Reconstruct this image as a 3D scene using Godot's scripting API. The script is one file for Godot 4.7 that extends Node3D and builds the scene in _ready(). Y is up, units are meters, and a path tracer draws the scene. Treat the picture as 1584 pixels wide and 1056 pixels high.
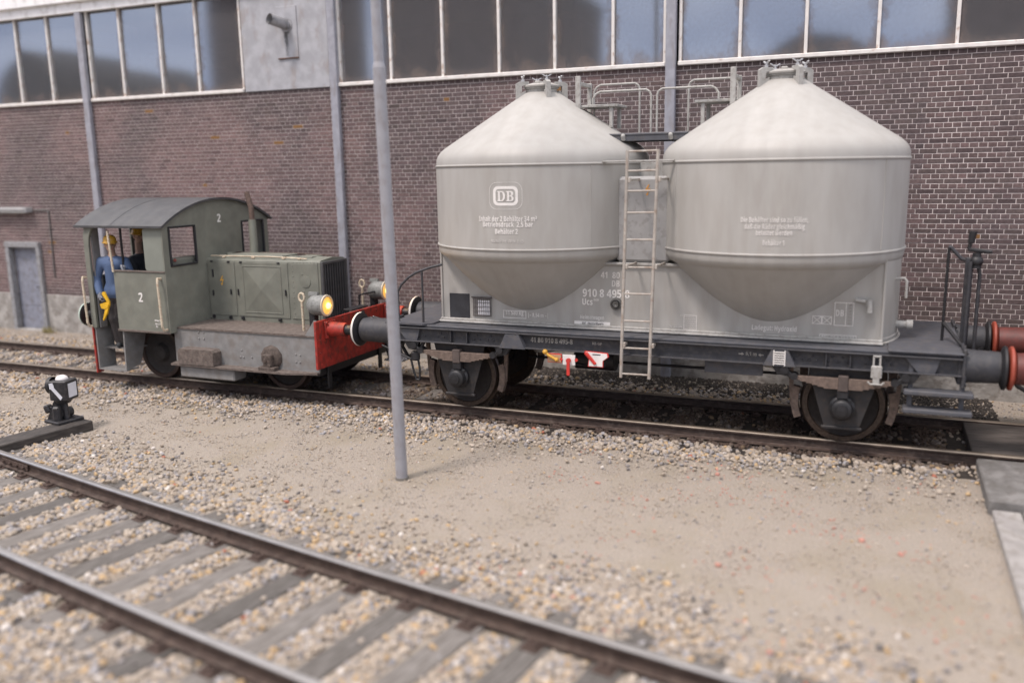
extends Node3D

# ---------------------------------------------------------------- mesh builder
class MB:
	var v := PackedVector3Array()
	var n := PackedVector3Array()
	var u := PackedVector2Array()
	var c := PackedColorArray()
	var col := Color(1, 1, 1)
	var use_c := false
	var use_u := false

	func tri(a: Vector3, b: Vector3, d: Vector3, na: Vector3, nb: Vector3, nd: Vector3) -> void:
		v.append(a); v.append(d); v.append(b)
		n.append(na); n.append(nd); n.append(nb)
		if use_c:
			c.append(col); c.append(col); c.append(col)
		if use_u:
			u.append(Vector2.ZERO); u.append(Vector2.ZERO); u.append(Vector2.ZERO)

	func quad(a: Vector3, b: Vector3, d: Vector3, e: Vector3) -> void:
		# corners counter-clockwise seen from outside
		var nn := (d - a).cross(e - b).normalized()
		tri(a, b, d, nn, nn, nn)
		tri(a, d, e, nn, nn, nn)

	func uvquad(a: Vector3, b: Vector3, d: Vector3, e: Vector3) -> void:
		use_u = true
		quad(a, b, d, e)
		var k := u.size() - 6
		u[k] = Vector2(0, 1); u[k + 1] = Vector2(1, 0); u[k + 2] = Vector2(1, 1)
		u[k + 3] = Vector2(0, 1); u[k + 4] = Vector2(0, 0); u[k + 5] = Vector2(1, 0)

	func box(ctr: Vector3, size: Vector3, bas := Basis(), skip_back := false) -> void:
		var h := size * 0.5
		var p := []
		for i in 8:
			p.append(ctr + bas * Vector3(h.x if i & 1 else -h.x, h.y if i & 2 else -h.y, h.z if i & 4 else -h.z))
		quad(p[4], p[5], p[7], p[6])
		if not skip_back:
			quad(p[1], p[0], p[2], p[3])
		quad(p[0], p[4], p[6], p[2])
		quad(p[5], p[1], p[3], p[7])
		quad(p[6], p[7], p[3], p[2])
		quad(p[0], p[1], p[5], p[4])

	func bb(a: Vector3, b: Vector3) -> void:
		box((a + b) * 0.5, (b - a).abs())

	func bev(ctr: Vector3, size: Vector3, r := 0.006, bas := Basis()) -> void:
		# box with chamfered edges
		var h := size * 0.5
		r = minf(r, minf(h.x, minf(h.y, h.z)) * 0.7)
		for ax in 3:
			var i := (ax + 1) % 3
			var j := (ax + 2) % 3
			for s in [-1.0, 1.0]:
				var q := []
				for k in [[-1, -1], [1, -1], [1, 1], [-1, 1]]:
					var w := Vector3.ZERO
					w[ax] = s * h[ax]
					w[i] = k[0] * (h[i] - r)
					w[j] = k[1] * (h[j] - r)
					q.append(ctr + bas * w)
				if s > 0:
					quad(q[0], q[1], q[2], q[3])
				else:
					quad(q[3], q[2], q[1], q[0])
			for si in [-1.0, 1.0]:
				for sj in [-1.0, 1.0]:
					var a1 := Vector3.ZERO
					a1[i] = si * h[i]; a1[j] = sj * (h[j] - r)
					var a2 := Vector3.ZERO
					a2[i] = si * (h[i] - r); a2[j] = sj * h[j]
					var e := Vector3.ZERO
					e[ax] = h[ax] - r
					var qq := [ctr + bas * (a1 - e), ctr + bas * (a2 - e), ctr + bas * (a2 + e), ctr + bas * (a1 + e)]
					var nn: Vector3 = (qq[2] - qq[0]).cross(qq[3] - qq[1])
					var outw: Vector3 = bas * (a1 + a2)
					if nn.dot(outw) > 0:
						quad(qq[0], qq[1], qq[2], qq[3])
					else:
						quad(qq[3], qq[2], qq[1], qq[0])
		for sx in [-1.0, 1.0]:
			for sy in [-1.0, 1.0]:
				for sz in [-1.0, 1.0]:
					var s3 := Vector3(sx, sy, sz)
					var t := []
					for ax in 3:
						var w := s3 * (h - Vector3.ONE * r)
						w[ax] = s3[ax] * h[ax]
						t.append(ctr + bas * w)
					var nn: Vector3 = (t[1] - t[0]).cross(t[2] - t[0]).normalized()
					if nn.dot(bas * s3) > 0:
						tri(t[0], t[1], t[2], nn, nn, nn)
					else:
						tri(t[0], t[2], t[1], -nn, -nn, -nn)

	func bevb(a: Vector3, b: Vector3, r := 0.006) -> void:
		bev((a + b) * 0.5, (b - a).abs(), r)

	static func frame(d: Vector3) -> Basis:
		var y := d.normalized()
		var x := (Vector3.UP if absf(y.y) < 0.9 else Vector3.RIGHT).cross(y).normalized()
		return Basis(x, y, x.cross(y))

	func cyl(a: Vector3, b: Vector3, r0: float, r1 := -1.0, seg := 16, caps := true) -> void:
		if r1 < 0:
			r1 = r0
		var f := frame(b - a)
		var sl := (r0 - r1) / maxf((b - a).length(), 1e-6)
		for i in seg:
			var t0 := TAU * i / seg
			var t1 := TAU * (i + 1) / seg
			var d0 := f.x * cos(t0) - f.z * sin(t0)
			var d1 := f.x * cos(t1) - f.z * sin(t1)
			var n0 := (d0 + f.y * sl).normalized()
			var n1 := (d1 + f.y * sl).normalized()
			tri(a + d0 * r0, a + d1 * r0, b + d1 * r1, n0, n1, n1)
			tri(a + d0 * r0, b + d1 * r1, b + d0 * r1, n0, n1, n0)
			if caps:
				if r1 > 0:
					tri(b, b + d0 * r1, b + d1 * r1, f.y, f.y, f.y)
				if r0 > 0:
					tri(a, a + d1 * r0, a + d0 * r0, -f.y, -f.y, -f.y)

	func lathe(xf: Transform3D, prof: Array, seg := 48, a0 := 0.0, a1 := TAU, crease := 0.7) -> void:
		# prof: Vector2(radius, height) list, outside to the right of travel upwards; revolves about local y, angle 0 at +z
		var m := prof.size()
		var sn := []
		for i in m - 1:
			var d: Vector2 = prof[i + 1] - prof[i]
			sn.append(Vector2(d.y, -d.x).normalized())
		for i in m - 1:
			var na: Vector2 = sn[i]
			var nb: Vector2 = sn[i]
			if i > 0 and sn[i - 1].dot(sn[i]) > crease:
				na = (sn[i - 1] + sn[i]).normalized()
			if i < m - 2 and sn[i + 1].dot(sn[i]) > crease:
				nb = (sn[i + 1] + sn[i]).normalized()
			for k in seg:
				var t0 := a0 + (a1 - a0) * k / seg
				var t1 := a0 + (a1 - a0) * (k + 1) / seg
				var d0 := Vector3(sin(t0), 0, cos(t0))
				var d1 := Vector3(sin(t1), 0, cos(t1))
				var pa: Vector2 = prof[i]
				var pb: Vector2 = prof[i + 1]
				var A := xf * (d0 * pa.x + Vector3.UP * pa.y)
				var B := xf * (d1 * pa.x + Vector3.UP * pa.y)
				var Cc := xf * (d1 * pb.x + Vector3.UP * pb.y)
				var D := xf * (d0 * pb.x + Vector3.UP * pb.y)
				var nA := xf.basis * (d0 * na.x + Vector3.UP * na.y)
				var nB := xf.basis * (d1 * na.x + Vector3.UP * na.y)
				var nC := xf.basis * (d1 * nb.x + Vector3.UP * nb.y)
				var nD := xf.basis * (d0 * nb.x + Vector3.UP * nb.y)
				if pa.x > 1e-6:
					tri(A, B, Cc, nA, nB, nC)
				if pb.x > 1e-6:
					tri(A, Cc, D, nA, nC, nD)

	func tube(pts: Array, r: float, seg := 8) -> void:
		for i in pts.size() - 1:
			cyl(pts[i], pts[i + 1], r, r, seg, true)
			if i > 0:
				ball(pts[i], r * 1.0, seg, 4)

	func ball(ctr: Vector3, r: float, seg := 10, rows := 6, sq := Vector3.ONE) -> void:
		var prof := []
		for i in rows + 1:
			var t := -PI / 2 + PI * i / rows
			prof.append(Vector2(cos(t) * r if i > 0 and i < rows else 0.0, sin(t) * r))
		lathe(Transform3D(Basis().scaled(sq), ctr), prof, seg, 0, TAU, -1.0)

	func prism(poly: PackedVector2Array, d0: float, d1: float, xf := Transform3D()) -> void:
		# polygon in local xy, extruded from z=d0 to z=d1 (d1 > d0)
		var p := poly.duplicate()
		if Geometry2D.is_polygon_clockwise(p):
			p.reverse()
		var id := Geometry2D.triangulate_polygon(p)
		var nf := xf.basis * Vector3(0, 0, 1)
		for k in range(0, id.size(), 3):
			var a := p[id[k]]; var b := p[id[k + 1]]; var d := p[id[k + 2]]
			if (b - a).cross(d - a) < 0:
				var t := b; b = d; d = t
			tri(xf * Vector3(a.x, a.y, d1), xf * Vector3(b.x, b.y, d1), xf * Vector3(d.x, d.y, d1), nf, nf, nf)
			tri(xf * Vector3(a.x, a.y, d0), xf * Vector3(d.x, d.y, d0), xf * Vector3(b.x, b.y, d0), -nf, -nf, -nf)
		for k in p.size():
			var a := p[k]; var b := p[(k + 1) % p.size()]
			quad(xf * Vector3(a.x, a.y, d0), xf * Vector3(b.x, b.y, d0), xf * Vector3(b.x, b.y, d1), xf * Vector3(a.x, a.y, d1))

	func sweep(pts: Array, prof: PackedVector2Array) -> void:
		# profile (across, up) counter-clockwise, swept along a level path; across points to the path's right
		var dirs := []
		for i in pts.size():
			var d: Vector3 = (pts[mini(i + 1, pts.size() - 1)] - pts[maxi(i - 1, 0)]).normalized()
			dirs.append(Vector3(-d.z, 0, d.x))
		for i in pts.size() - 1:
			for k in prof.size():
				var a := prof[k]; var b := prof[(k + 1) % prof.size()]
				quad(pts[i] + dirs[i] * a.x + Vector3.UP * a.y, pts[i] + dirs[i] * b.x + Vector3.UP * b.y, pts[i + 1] + dirs[i + 1] * b.x + Vector3.UP * b.y, pts[i + 1] + dirs[i + 1] * a.x + Vector3.UP * a.y)

	func mesh(mat: Material, off := Vector3.ZERO) -> ArrayMesh:
		var a := []
		a.resize(Mesh.ARRAY_MAX)
		if off != Vector3.ZERO:
			for i in v.size():
				v[i] -= off
		a[Mesh.ARRAY_VERTEX] = v
		a[Mesh.ARRAY_NORMAL] = n
		if use_u:
			a[Mesh.ARRAY_TEX_UV] = u
		if use_c:
			a[Mesh.ARRAY_COLOR] = c
		var m := ArrayMesh.new()
		m.add_surface_from_arrays(Mesh.PRIMITIVE_TRIANGLES, a)
		m.surface_set_material(0, mat)
		return m

# ---------------------------------------------------------------- helpers
var mats := {}
var orgs := {}
var rng := RandomNumberGenerator.new()

func V(x: float, y: float, z: float) -> Vector3:
	return Vector3(x, y, z)

func lin(r: float, g: float, b: float, a := 1.0) -> Color:
	var q := Color(r, g, b).linear_to_srgb()
	q.a = a
	return q

func noise_tex(c0: Color, c1: Color, freq := 0.02, sd := 1, lo := 0.25, hi := 0.75, oct := 5, size := 256) -> NoiseTexture2D:
	var f := FastNoiseLite.new()
	f.seed = sd
	f.noise_type = FastNoiseLite.TYPE_SIMPLEX_SMOOTH
	f.frequency = freq
	f.fractal_octaves = oct
	f.fractal_gain = 0.55
	var t := NoiseTexture2D.new()
	t.width = size
	t.height = size
	t.seamless = true
	t.noise = f
	var g := Gradient.new()
	g.offsets = PackedFloat32Array([lo, hi])
	g.colors = PackedColorArray([c0, c1])
	t.color_ramp = g
	return t

var greys := {}
func grey_tex(c0: Color, sd: int) -> NoiseTexture2D:
	var key := "%d_%d" % [roundi(c0.r * 100), sd]
	if not greys.has(key):
		greys[key] = noise_tex(c0, Color.WHITE, 0.022, 31 + sd * 7)
	return greys[key]

var shared_height: NoiseTexture2D
func height_tex() -> NoiseTexture2D:
	if shared_height == null:
		shared_height = noise_tex(Color.BLACK, Color.WHITE, 0.05, 71, 0.15, 0.85, 4)
	return shared_height

# a painted or natural surface: base colour (linear), mottled by o.var; o.dc adds patches of another matter (rust, dust, dirt)
func M(key: String, c := Color(1, 1, 1), rough := 0.7, metal := 0.0, o := {}) -> StandardMaterial3D:
	if mats.has(key):
		return mats[key]
	var m := StandardMaterial3D.new()
	m.resource_name = key
	m.roughness = rough
	m.metallic = metal
	m.metallic_specular = o.get("spec", 0.5)
	var sd: int = o.get("seed", absi(hash(key)) % 1000)
	var vv: float = o.get("var", 0.12)
	if o.has("c2"):
		m.albedo_texture = noise_tex(c.linear_to_srgb(), o.c2.linear_to_srgb(), o.get("freq", 0.02), sd, o.get("lo", 0.25), o.get("hi", 0.75), 5, o.get("size", 256))
	elif vv > 0:
		vv = snappedf(clampf(vv, 0.05, 0.35), 0.05)
		var g := (1.0 - vv) / (1.0 + vv)
		m.albedo_color = Color(c.r * (1 + vv), c.g * (1 + vv), c.b * (1 + vv)).linear_to_srgb()
		m.albedo_texture = grey_tex(Color(g, g, g).linear_to_srgb(), sd % 2)
	else:
		m.albedo_color = c.linear_to_srgb()
	m.uv1_triplanar = true
	m.uv1_world_triplanar = o.get("world", true)
	var s: float = o.get("scale", 0.8)
	m.uv1_scale = o.get("stretch", Vector3.ONE) * s
	if o.has("dc"):
		var d: Color = o.dc.linear_to_srgb()
		var d0 := d
		d0.a = 0.0
		d.a = o.get("da", 0.7)
		m.detail_enabled = true
		m.detail_blend_mode = BaseMaterial3D.BLEND_MODE_MIX
		m.detail_uv_layer = BaseMaterial3D.DETAIL_UV_2
		m.detail_albedo = noise_tex(d0, d, o.get("dfreq", 0.03), sd + 17, o.get("dlo", 0.55), o.get("dhi", 0.75), 5)
		m.uv2_triplanar = true
		m.uv2_world_triplanar = o.get("world", true)
		m.uv2_scale = o.get("dstretch", Vector3.ONE) * o.get("dscale", 1.0)
	if o.has("bump"):
		m.heightmap_enabled = true
		m.heightmap_texture = noise_tex(Color.BLACK, Color.WHITE, o.bfreq, sd + 5, 0.15, 0.85, 4) if o.has("bfreq") else height_tex()
		m.heightmap_scale = o.bump
	mats[key] = m
	return m

var taken := {}
func numbered(called: String) -> String:
	taken[called] = taken.get(called, -1) + 1
	return called if taken[called] == 0 else "%s_%03d" % [called, taken[called]]

func thing(called: String, at: Vector3, label: String, category: String, group := "") -> Node3D:
	var o := Node3D.new()
	o.name = numbered(called)
	add_child(o)
	o.position = at
	orgs[o] = at
	tag(o, label, category, group)
	return o

func tag(o: Node, label: String, category: String, group := "") -> void:
	o.set_meta("label", label)
	o.set_meta("category", category)
	if group:
		o.set_meta("group", group)

func part(parent: Node3D, called: String, mb: MB, mat: Material, label := "") -> MeshInstance3D:
	var o := MeshInstance3D.new()
	o.name = called
	var org: Vector3 = orgs.get(parent, Vector3.ZERO)
	o.mesh = mb.mesh(mat, org)
	parent.add_child(o, true)
	orgs[o] = org
	if label:
		o.set_meta("label", label)
	return o

func structure(called: String, mb: MB, mat: Material) -> MeshInstance3D:
	var o := part(self, called, mb, mat)
	o.set_meta("kind", "structure")
	return o

func rrect(x0: float, y0: float, x1: float, y1: float, r: float, seg := 4) -> PackedVector2Array:
	var p := PackedVector2Array()
	for q in [[x1 - r, y0 + r, -PI / 2], [x1 - r, y1 - r, 0.0], [x0 + r, y1 - r, PI / 2], [x0 + r, y0 + r, PI]]:
		for k in seg + 1:
			var t: float = q[2] + PI / 2 * k / seg
			p.append(Vector2(q[0] + cos(t) * r, q[1] + sin(t) * r))
	return p

# wall plate with openings, extruded in local z from d0 to d1 (world coordinates through xf)
func plate(parent: Node3D, called: String, outline: PackedVector2Array, holes: Array, d0: float, d1: float, xf: Transform3D, mat: Material) -> Node3D:
	var org: Vector3 = orgs.get(parent, Vector3.ZERO)
	var cc := CSGCombiner3D.new()
	cc.name = called
	var a := CSGPolygon3D.new()
	a.name = "outline"
	a.polygon = outline
	a.depth = d1 - d0
	a.material = mat
	a.transform = Transform3D(xf.basis, xf * Vector3(0, 0, d1) - org)
	cc.add_child(a, true)
	for h in holes:
		var b := CSGPolygon3D.new()
		b.name = "opening"
		b.polygon = h
		b.depth = d1 - d0 + 0.2
		b.operation = CSGShape3D.OPERATION_SUBTRACTION
		b.material = mat
		b.transform = Transform3D(xf.basis, xf * Vector3(0, 0, d1 + 0.1) - org)
		cc.add_child(b, true)
	parent.add_child(cc, true)
	return cc

var font_cache := {}
# raised lettering: baseline centre at xf (x across, y up, z out); cap height h; bend > 0 wraps it round an upright cylinder of that radius
func lettering(parent: Node3D, txt: String, h: float, xf: Transform3D, mat: Material, hs := 0.75, bend := 0.0, weight := 600, face := "Droid Sans", width := 0.0) -> MeshInstance3D:
	var key := face + str(weight)
	if not font_cache.has(key):
		var f := SystemFont.new()
		f.font_names = PackedStringArray([face])
		f.font_weight = weight
		font_cache[key] = f
	var t := TextMesh.new()
	t.text = txt
	t.font = font_cache[key]
	t.font_size = 48
	t.pixel_size = h / (0.714 * 48)
	t.depth = 0.004
	t.curve_step = 2.0
	t.horizontal_alignment = HORIZONTAL_ALIGNMENT_CENTER
	t.vertical_alignment = VERTICAL_ALIGNMENT_CENTER
	var ar := t.get_mesh_arrays() if t.get_surface_count() == 0 else t.surface_get_arrays(0)
	var pv: PackedVector3Array = ar[Mesh.ARRAY_VERTEX]
	var pn: PackedVector3Array = ar[Mesh.ARRAY_NORMAL]
	var ids: PackedInt32Array = ar[Mesh.ARRAY_INDEX]
	var bx := AABB(pv[0], Vector3.ZERO)
	for q in pv:
		bx = bx.expand(q)
	if width > 0:
		hs = width / maxf(bx.size.x, 0.001)
	var mb := MB.new()
	for q in ids.size() / 3:
		var P := []
		var N := []
		for k in 3:
			var p := pv[ids[q * 3 + k]]
			var nn := pn[ids[q * 3 + k]]
			var x := (p.x - bx.get_center().x) * hs
			var y := p.y - bx.position.y - (bx.size.y - h) * 0.0
			if bend > 0:
				var an := x / bend
				var rr := bend + p.z
				P.append(xf * Vector3(sin(an) * rr, y, cos(an) * rr - bend))
				N.append(xf.basis * nn.rotated(Vector3.UP, an))
			else:
				P.append(xf * Vector3(x, y, p.z))
				N.append(xf.basis * nn)
		mb.tri(P[0], P[2], P[1], N[0], N[2], N[1])
	return part(parent, "lettering", mb, mat)

# ---------------------------------------------------------------- main
const GROUND := -0.185
const WALL_Z := -2.70
const EYE := Vector3(2.9456, 3.3366, 11.9644)

func _ready() -> void:
	rng.seed = 20240611
	var cam := Camera3D.new()
	cam.name = "camera"
	cam.transform = Transform3D(Basis(Vector3(0.9233135, -0.0170595, -0.3836680), Vector3(-0.0574447, 0.9816393, -0.1818911), Vector3(0.3797266, 0.1899822, 0.9053809)).orthonormalized(), EYE)
	cam.near = 0.05
	cam.far = 400.0
	var at := CameraAttributesPhysical.new()
	at.frustum_focal_length = 30.991
	at.frustum_focus_distance = 12.6
	at.exposure_aperture = 0.30
	at.frustum_near = 0.05
	at.frustum_far = 400.0
	cam.attributes = at
	add_child(cam)
	cam.fov = 42.334
	cam.current = true

	var env := Environment.new()
	env.background_mode = Environment.BG_SKY
	var sm := ProceduralSkyMaterial.new()
	sm.sky_top_color = Color(0.985, 0.972, 0.985)
	sm.sky_horizon_color = Color(0.45, 0.54, 0.71)
	sm.sky_curve = 0.30
	sm.ground_bottom_color = Color(0.45, 0.42, 0.39)
	sm.ground_horizon_color = Color(0.5, 0.5, 0.5)
	sm.sun_angle_max = 1.0
	sm.sky_cover = cloud_cover()
	sm.sky_cover_modulate = Color(1, 0.985, 0.97)
	var sky := Sky.new()
	sky.sky_material = sm
	env.sky = sky
	env.background_energy_multiplier = 0.88
	env.tonemap_mode = Environment.TONE_MAPPER_LINEAR
	env.tonemap_exposure = 2.02
	env.sdfgi_enabled = true
	env.ssao_enabled = true
	env.ssil_enabled = true
	var we := WorldEnvironment.new()
	we.name = "environment"
	we.environment = env
	add_child(we)
	var sun := DirectionalLight3D.new()
	sun.name = "sun"
	sun.light_energy = 0.5
	sun.light_angular_distance = 11.0
	sun.light_color = Color(1.0, 0.95, 0.925)
	sun.shadow_enabled = true
	add_child(sun)
	sun.look_at_from_position(Vector3(-1.7, 6.0, 3.0), Vector3.ZERO)

	build_ground()
	build_tracks()
	build_hall()
	build_opposite()
	build_crossing()
	build_wagon()
	build_next_wagon()
	build_locomotive()
	build_people()
	build_pole()
	build_switch_stand()
	build_tuft()
	build_ballast()

# thin cloud over the whole sky, seen only in the panes
func cloud_cover() -> ImageTexture:
	var f := FastNoiseLite.new()
	f.seed = 21
	f.frequency = 1.6
	f.fractal_octaves = 5
	var im := Image.create(512, 256, false, Image.FORMAT_RGBA8)
	for y in 256:
		for x in 512:
			var el := PI * (0.5 - (y + 0.5) / 256.0)
			var az := TAU * (x + 0.5) / 512.0
			var n := f.get_noise_3d(cos(el) * cos(az) * 2.0, sin(el) * 6.0, cos(el) * sin(az) * 2.0)
			var a := smoothstep(-0.12, 0.42, n)
			im.set_pixel(x, y, Color(0.50, 0.50, 0.50, a))
	return ImageTexture.create_from_image(im)

# ---------------------------------------------------------------- ground
func ground_height(x: float, z: float) -> float:
	return GROUND + 0.008 * sin(x * 1.7 + z * 0.6) * sin(z * 2.3 - x * 0.4) + 0.006 * sin(x * 4.1 + 1.0) * sin(z * 3.7)

func build_ground() -> void:
	var mb := MB.new()
	var f := FastNoiseLite.new()
	f.seed = 3
	f.frequency = 1.3
	f.fractal_octaves = 4
	var nx := 180
	var nz := 110
	var hh := []
	for i in nx + 1:
		var row := PackedVector3Array()
		for j in nz + 1:
			var x := -20.0 + 30.0 * i / nx
			var z := -2.69 + 14.0 * j / nz
			row.append(V(x, ground_height(x, z) + f.get_noise_2d(x, z) * 0.012, z))
		hh.append(row)
	for i in nx:
		for j in nz:
			var a: Vector3 = hh[i][j]; var b: Vector3 = hh[i][j + 1]; var d: Vector3 = hh[i + 1][j + 1]; var e: Vector3 = hh[i + 1][j]
			var nn := [a, b, d, e].map(func(p): return V(f.get_noise_2d(p.x - 0.05, p.z) - f.get_noise_2d(p.x + 0.05, p.z), 8.0, f.get_noise_2d(p.x, p.z - 0.05) - f.get_noise_2d(p.x, p.z + 0.05)).normalized())
			mb.tri(a, b, d, nn[0], nn[1], nn[2])
			mb.tri(a, d, e, nn[0], nn[2], nn[3])
	var y := GROUND - 0.02
	# the same ground going on to the horizon
	mb.quad(V(-200, y, 11.3), V(-200, y, 200), V(200, y, 200), V(200, y, 11.3))
	mb.quad(V(-200, y, -60), V(-200, y, 11.3), V(-20, y, 11.3), V(-20, y, -60))
	mb.quad(V(10, y, -60), V(10, y, 11.3), V(200, y, 11.3), V(200, y, -60))
	var m := M("sand", Color(0.16, 0.137, 0.11), 0.95, 0.0, {"c2": Color(0.415, 0.365, 0.312), "scale": 1.0, "size": 512, "freq": 0.11, "lo": 0.15, "hi": 0.85, "dc": Color(0.225, 0.188, 0.130), "da": 0.5, "dlo": 0.5, "dhi": 0.85, "dscale": 0.11, "dfreq": 0.02, "bump": 0.6, "bfreq": 0.3})
	structure("ground", mb, m)

# ---------------------------------------------------------------- tracks
func curve2(x: float) -> Vector3:
	return V(x, 0, 6.862 + 0.17935 * x - 0.002925 * x * x)

func rail_profile() -> PackedVector2Array:
	return PackedVector2Array([Vector2(-0.0625, -0.150), Vector2(0.0625, -0.150), Vector2(0.0625, -0.139), Vector2(0.012, -0.126), Vector2(0.009, -0.118), Vector2(0.009, -0.052), Vector2(0.014, -0.042), Vector2(0.035, -0.034), Vector2(0.036, -0.012), Vector2(0.031, -0.003), Vector2(0.024, 0.0), Vector2(-0.024, 0.0), Vector2(-0.031, -0.003), Vector2(-0.036, -0.012), Vector2(-0.035, -0.034), Vector2(-0.014, -0.042), Vector2(-0.009, -0.052), Vector2(-0.009, -0.118), Vector2(-0.012, -0.126), Vector2(-0.0625, -0.139)])

func build_tracks() -> void:
	var rust := M("rail_rust", Color(0.05, 0.034, 0.028), 0.6, 0.2, {"c2": Color(0.10, 0.07, 0.056), "scale": 2.0, "stretch": V(0.6, 3, 0.6), "dc": Color(0.16, 0.13, 0.105), "da": 0.4, "dscale": 0.8})
	var bright := M("rail_bright", Color(0.44, 0.42, 0.40), 0.34, 0.85, {"var": 0.1, "scale": 1.5, "stretch": V(0.3, 1, 3.0)})
	var plate_m := M("fastening_rust", Color(0.075, 0.05, 0.04), 0.85, 0.1, {"var": 0.35, "scale": 4.0})
	var woods := []
	for k in 4:
		var g := 0.072 + 0.016 * k
		woods.append(M("sleeper_wood_%d" % k, Color(g, g * 0.90, g * 0.80), 0.92, 0.0, {"c2": Color(g * 1.75, g * 1.62, g * 1.5), "scale": 1.1, "stretch": V(5, 3, 0.5), "world": false, "seed": 40 + k, "bump": 0.5}))
	var bright0 := M("rail_worn", Color(0.33, 0.275, 0.215), 0.32, 0.8, {"var": 0.2, "scale": 1.2, "stretch": V(0.3, 1, 3.0)})
	for which in 2:
		var t := thing("railway_track", V(-4, -0.3, 0) if which == 0 else V(-2, -0.3, 6.5), "rusty rails on the track that carries the locomotive, close to the brick wall" if which == 0 else "empty curving track with bright rail heads and grey wooden sleepers", "track")
		var pts := []
		var path := func(x: float) -> Vector3: return V(x, 0, 0) if which == 0 else curve2(x)
		var x0 := -19.0 if which == 0 else -11.0
		var x1 := 9.0 if which == 0 else 6.0
		var n := 56 if which == 1 else 28
		for side in [-1.0, 1.0]:
			var line := []
			for i in n + 1:
				var x := x0 + (x1 - x0) * i / n
				var p: Vector3 = path.call(x)
				var d: Vector3 = ((path.call(x + 0.1) as Vector3) - (path.call(x - 0.1) as Vector3)).normalized()
				line.append(p + V(-d.z, 0, d.x) * side * (0.7525 if which == 0 else 0.742))
			var mb := MB.new()
			mb.sweep(line, rail_profile())
			var r := part(t, "rail", mb, rust)
			var top := MB.new()
			top.sweep(line, PackedVector2Array([Vector2(-0.0372, -0.012), Vector2(0.0372, -0.012), Vector2(0.032, -0.0015), Vector2(0.024, 0.0022), Vector2(-0.024, 0.0022), Vector2(-0.032, -0.0015)]))
			part(r, "running_surface", top, bright if which == 1 else bright0)
		# sleepers and the fastenings on them
		var sm := MB.new()
		sm.bev(Vector3.ZERO, V(0.25, 0.16, 2.5), 0.012)
		var fm := MB.new()
		fm.bev(V(0, 0.006, 0), V(0.16, 0.014, 0.36), 0.004)
		for q in [-0.115, 0.115]:
			fm.bev(V(0, 0.026, q), V(0.11, 0.034, 0.075), 0.008)
			fm.cyl(V(0, 0.03, q), V(0, 0.075, q), 0.017, -1, 6)
			fm.cyl(V(0, 0.04, q), V(0, 0.058, q), 0.027, -1, 6)
		var fmesh := fm.mesh(plate_m)
		var meshes := []
		for k in 4:
			var q := MB.new()
			q.v = sm.v.duplicate(); q.n = sm.n.duplicate()
			meshes.append(q.mesh(woods[k]))
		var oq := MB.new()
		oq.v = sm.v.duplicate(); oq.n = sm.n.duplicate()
		var oily_shaded := oq.mesh(M("sleeper_oily", Color(0.03, 0.024, 0.02), 0.8, 0.0, {"var": 0.3, "scale": 1.5}))  # near-black wood under the wagon: oil, plus its shade put into the colour
		var x := x0 + 0.3
		var xs := 0.0
		while x < x1 - 0.2:
			var p: Vector3 = path.call(x)
			var d: Vector3 = ((path.call(x + 0.1) as Vector3) - (path.call(x - 0.1) as Vector3)).normalized()
			var bas := Basis(d, Vector3.UP, d.cross(Vector3.UP)).rotated(Vector3.UP, rng.randf_range(-0.012, 0.012))
			var o := MeshInstance3D.new()
			o.name = "sleeper"
			o.mesh = meshes[rng.randi() % 4] if which == 1 or x < -3.2 or x > 4.0 else oily_shaded
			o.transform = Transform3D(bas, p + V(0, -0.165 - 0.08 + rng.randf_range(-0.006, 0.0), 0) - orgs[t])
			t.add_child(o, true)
			for side in [-1.0, 1.0]:
				var fo := MeshInstance3D.new()
				fo.name = "rail_fastening"
				fo.mesh = fmesh
				fo.transform = Transform3D(Basis(), V(0, 0.08, side * (0.7525 if which == 0 else 0.742)))
				o.add_child(fo, true)
			if which == 1:
				sleepers2.append([p, d])
			x += 0.595 if which == 1 else 0.63
	# fishplates joining the far rail of the curving track
	var c := curve2(-6.85)
	var d2 := (curve2(-6.7) - curve2(-7.0)).normalized()
	var fb := Basis(d2, Vector3.UP, d2.cross(Vector3.UP))
	var fp := MB.new()
	for s in [-1.0, 1.0]:
		var mid: Vector3 = c - V(-d2.z, 0, d2.x) * 0.742 + V(-d2.z, 0, d2.x) * s * 0.024 + V(0, -0.085, 0)
		fp.bev(mid, V(0.62, 0.07, 0.022), 0.005, fb)
		for k in 4:
			fp.cyl(mid + d2 * (-0.24 + 0.16 * k), mid + d2 * (-0.24 + 0.16 * k) + V(-d2.z, 0, d2.x) * s * 0.04, 0.016, -1, 6)
	part(get_node("railway_track_001"), "fishplate", fp, plate_m)

var sleepers2 := []

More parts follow.
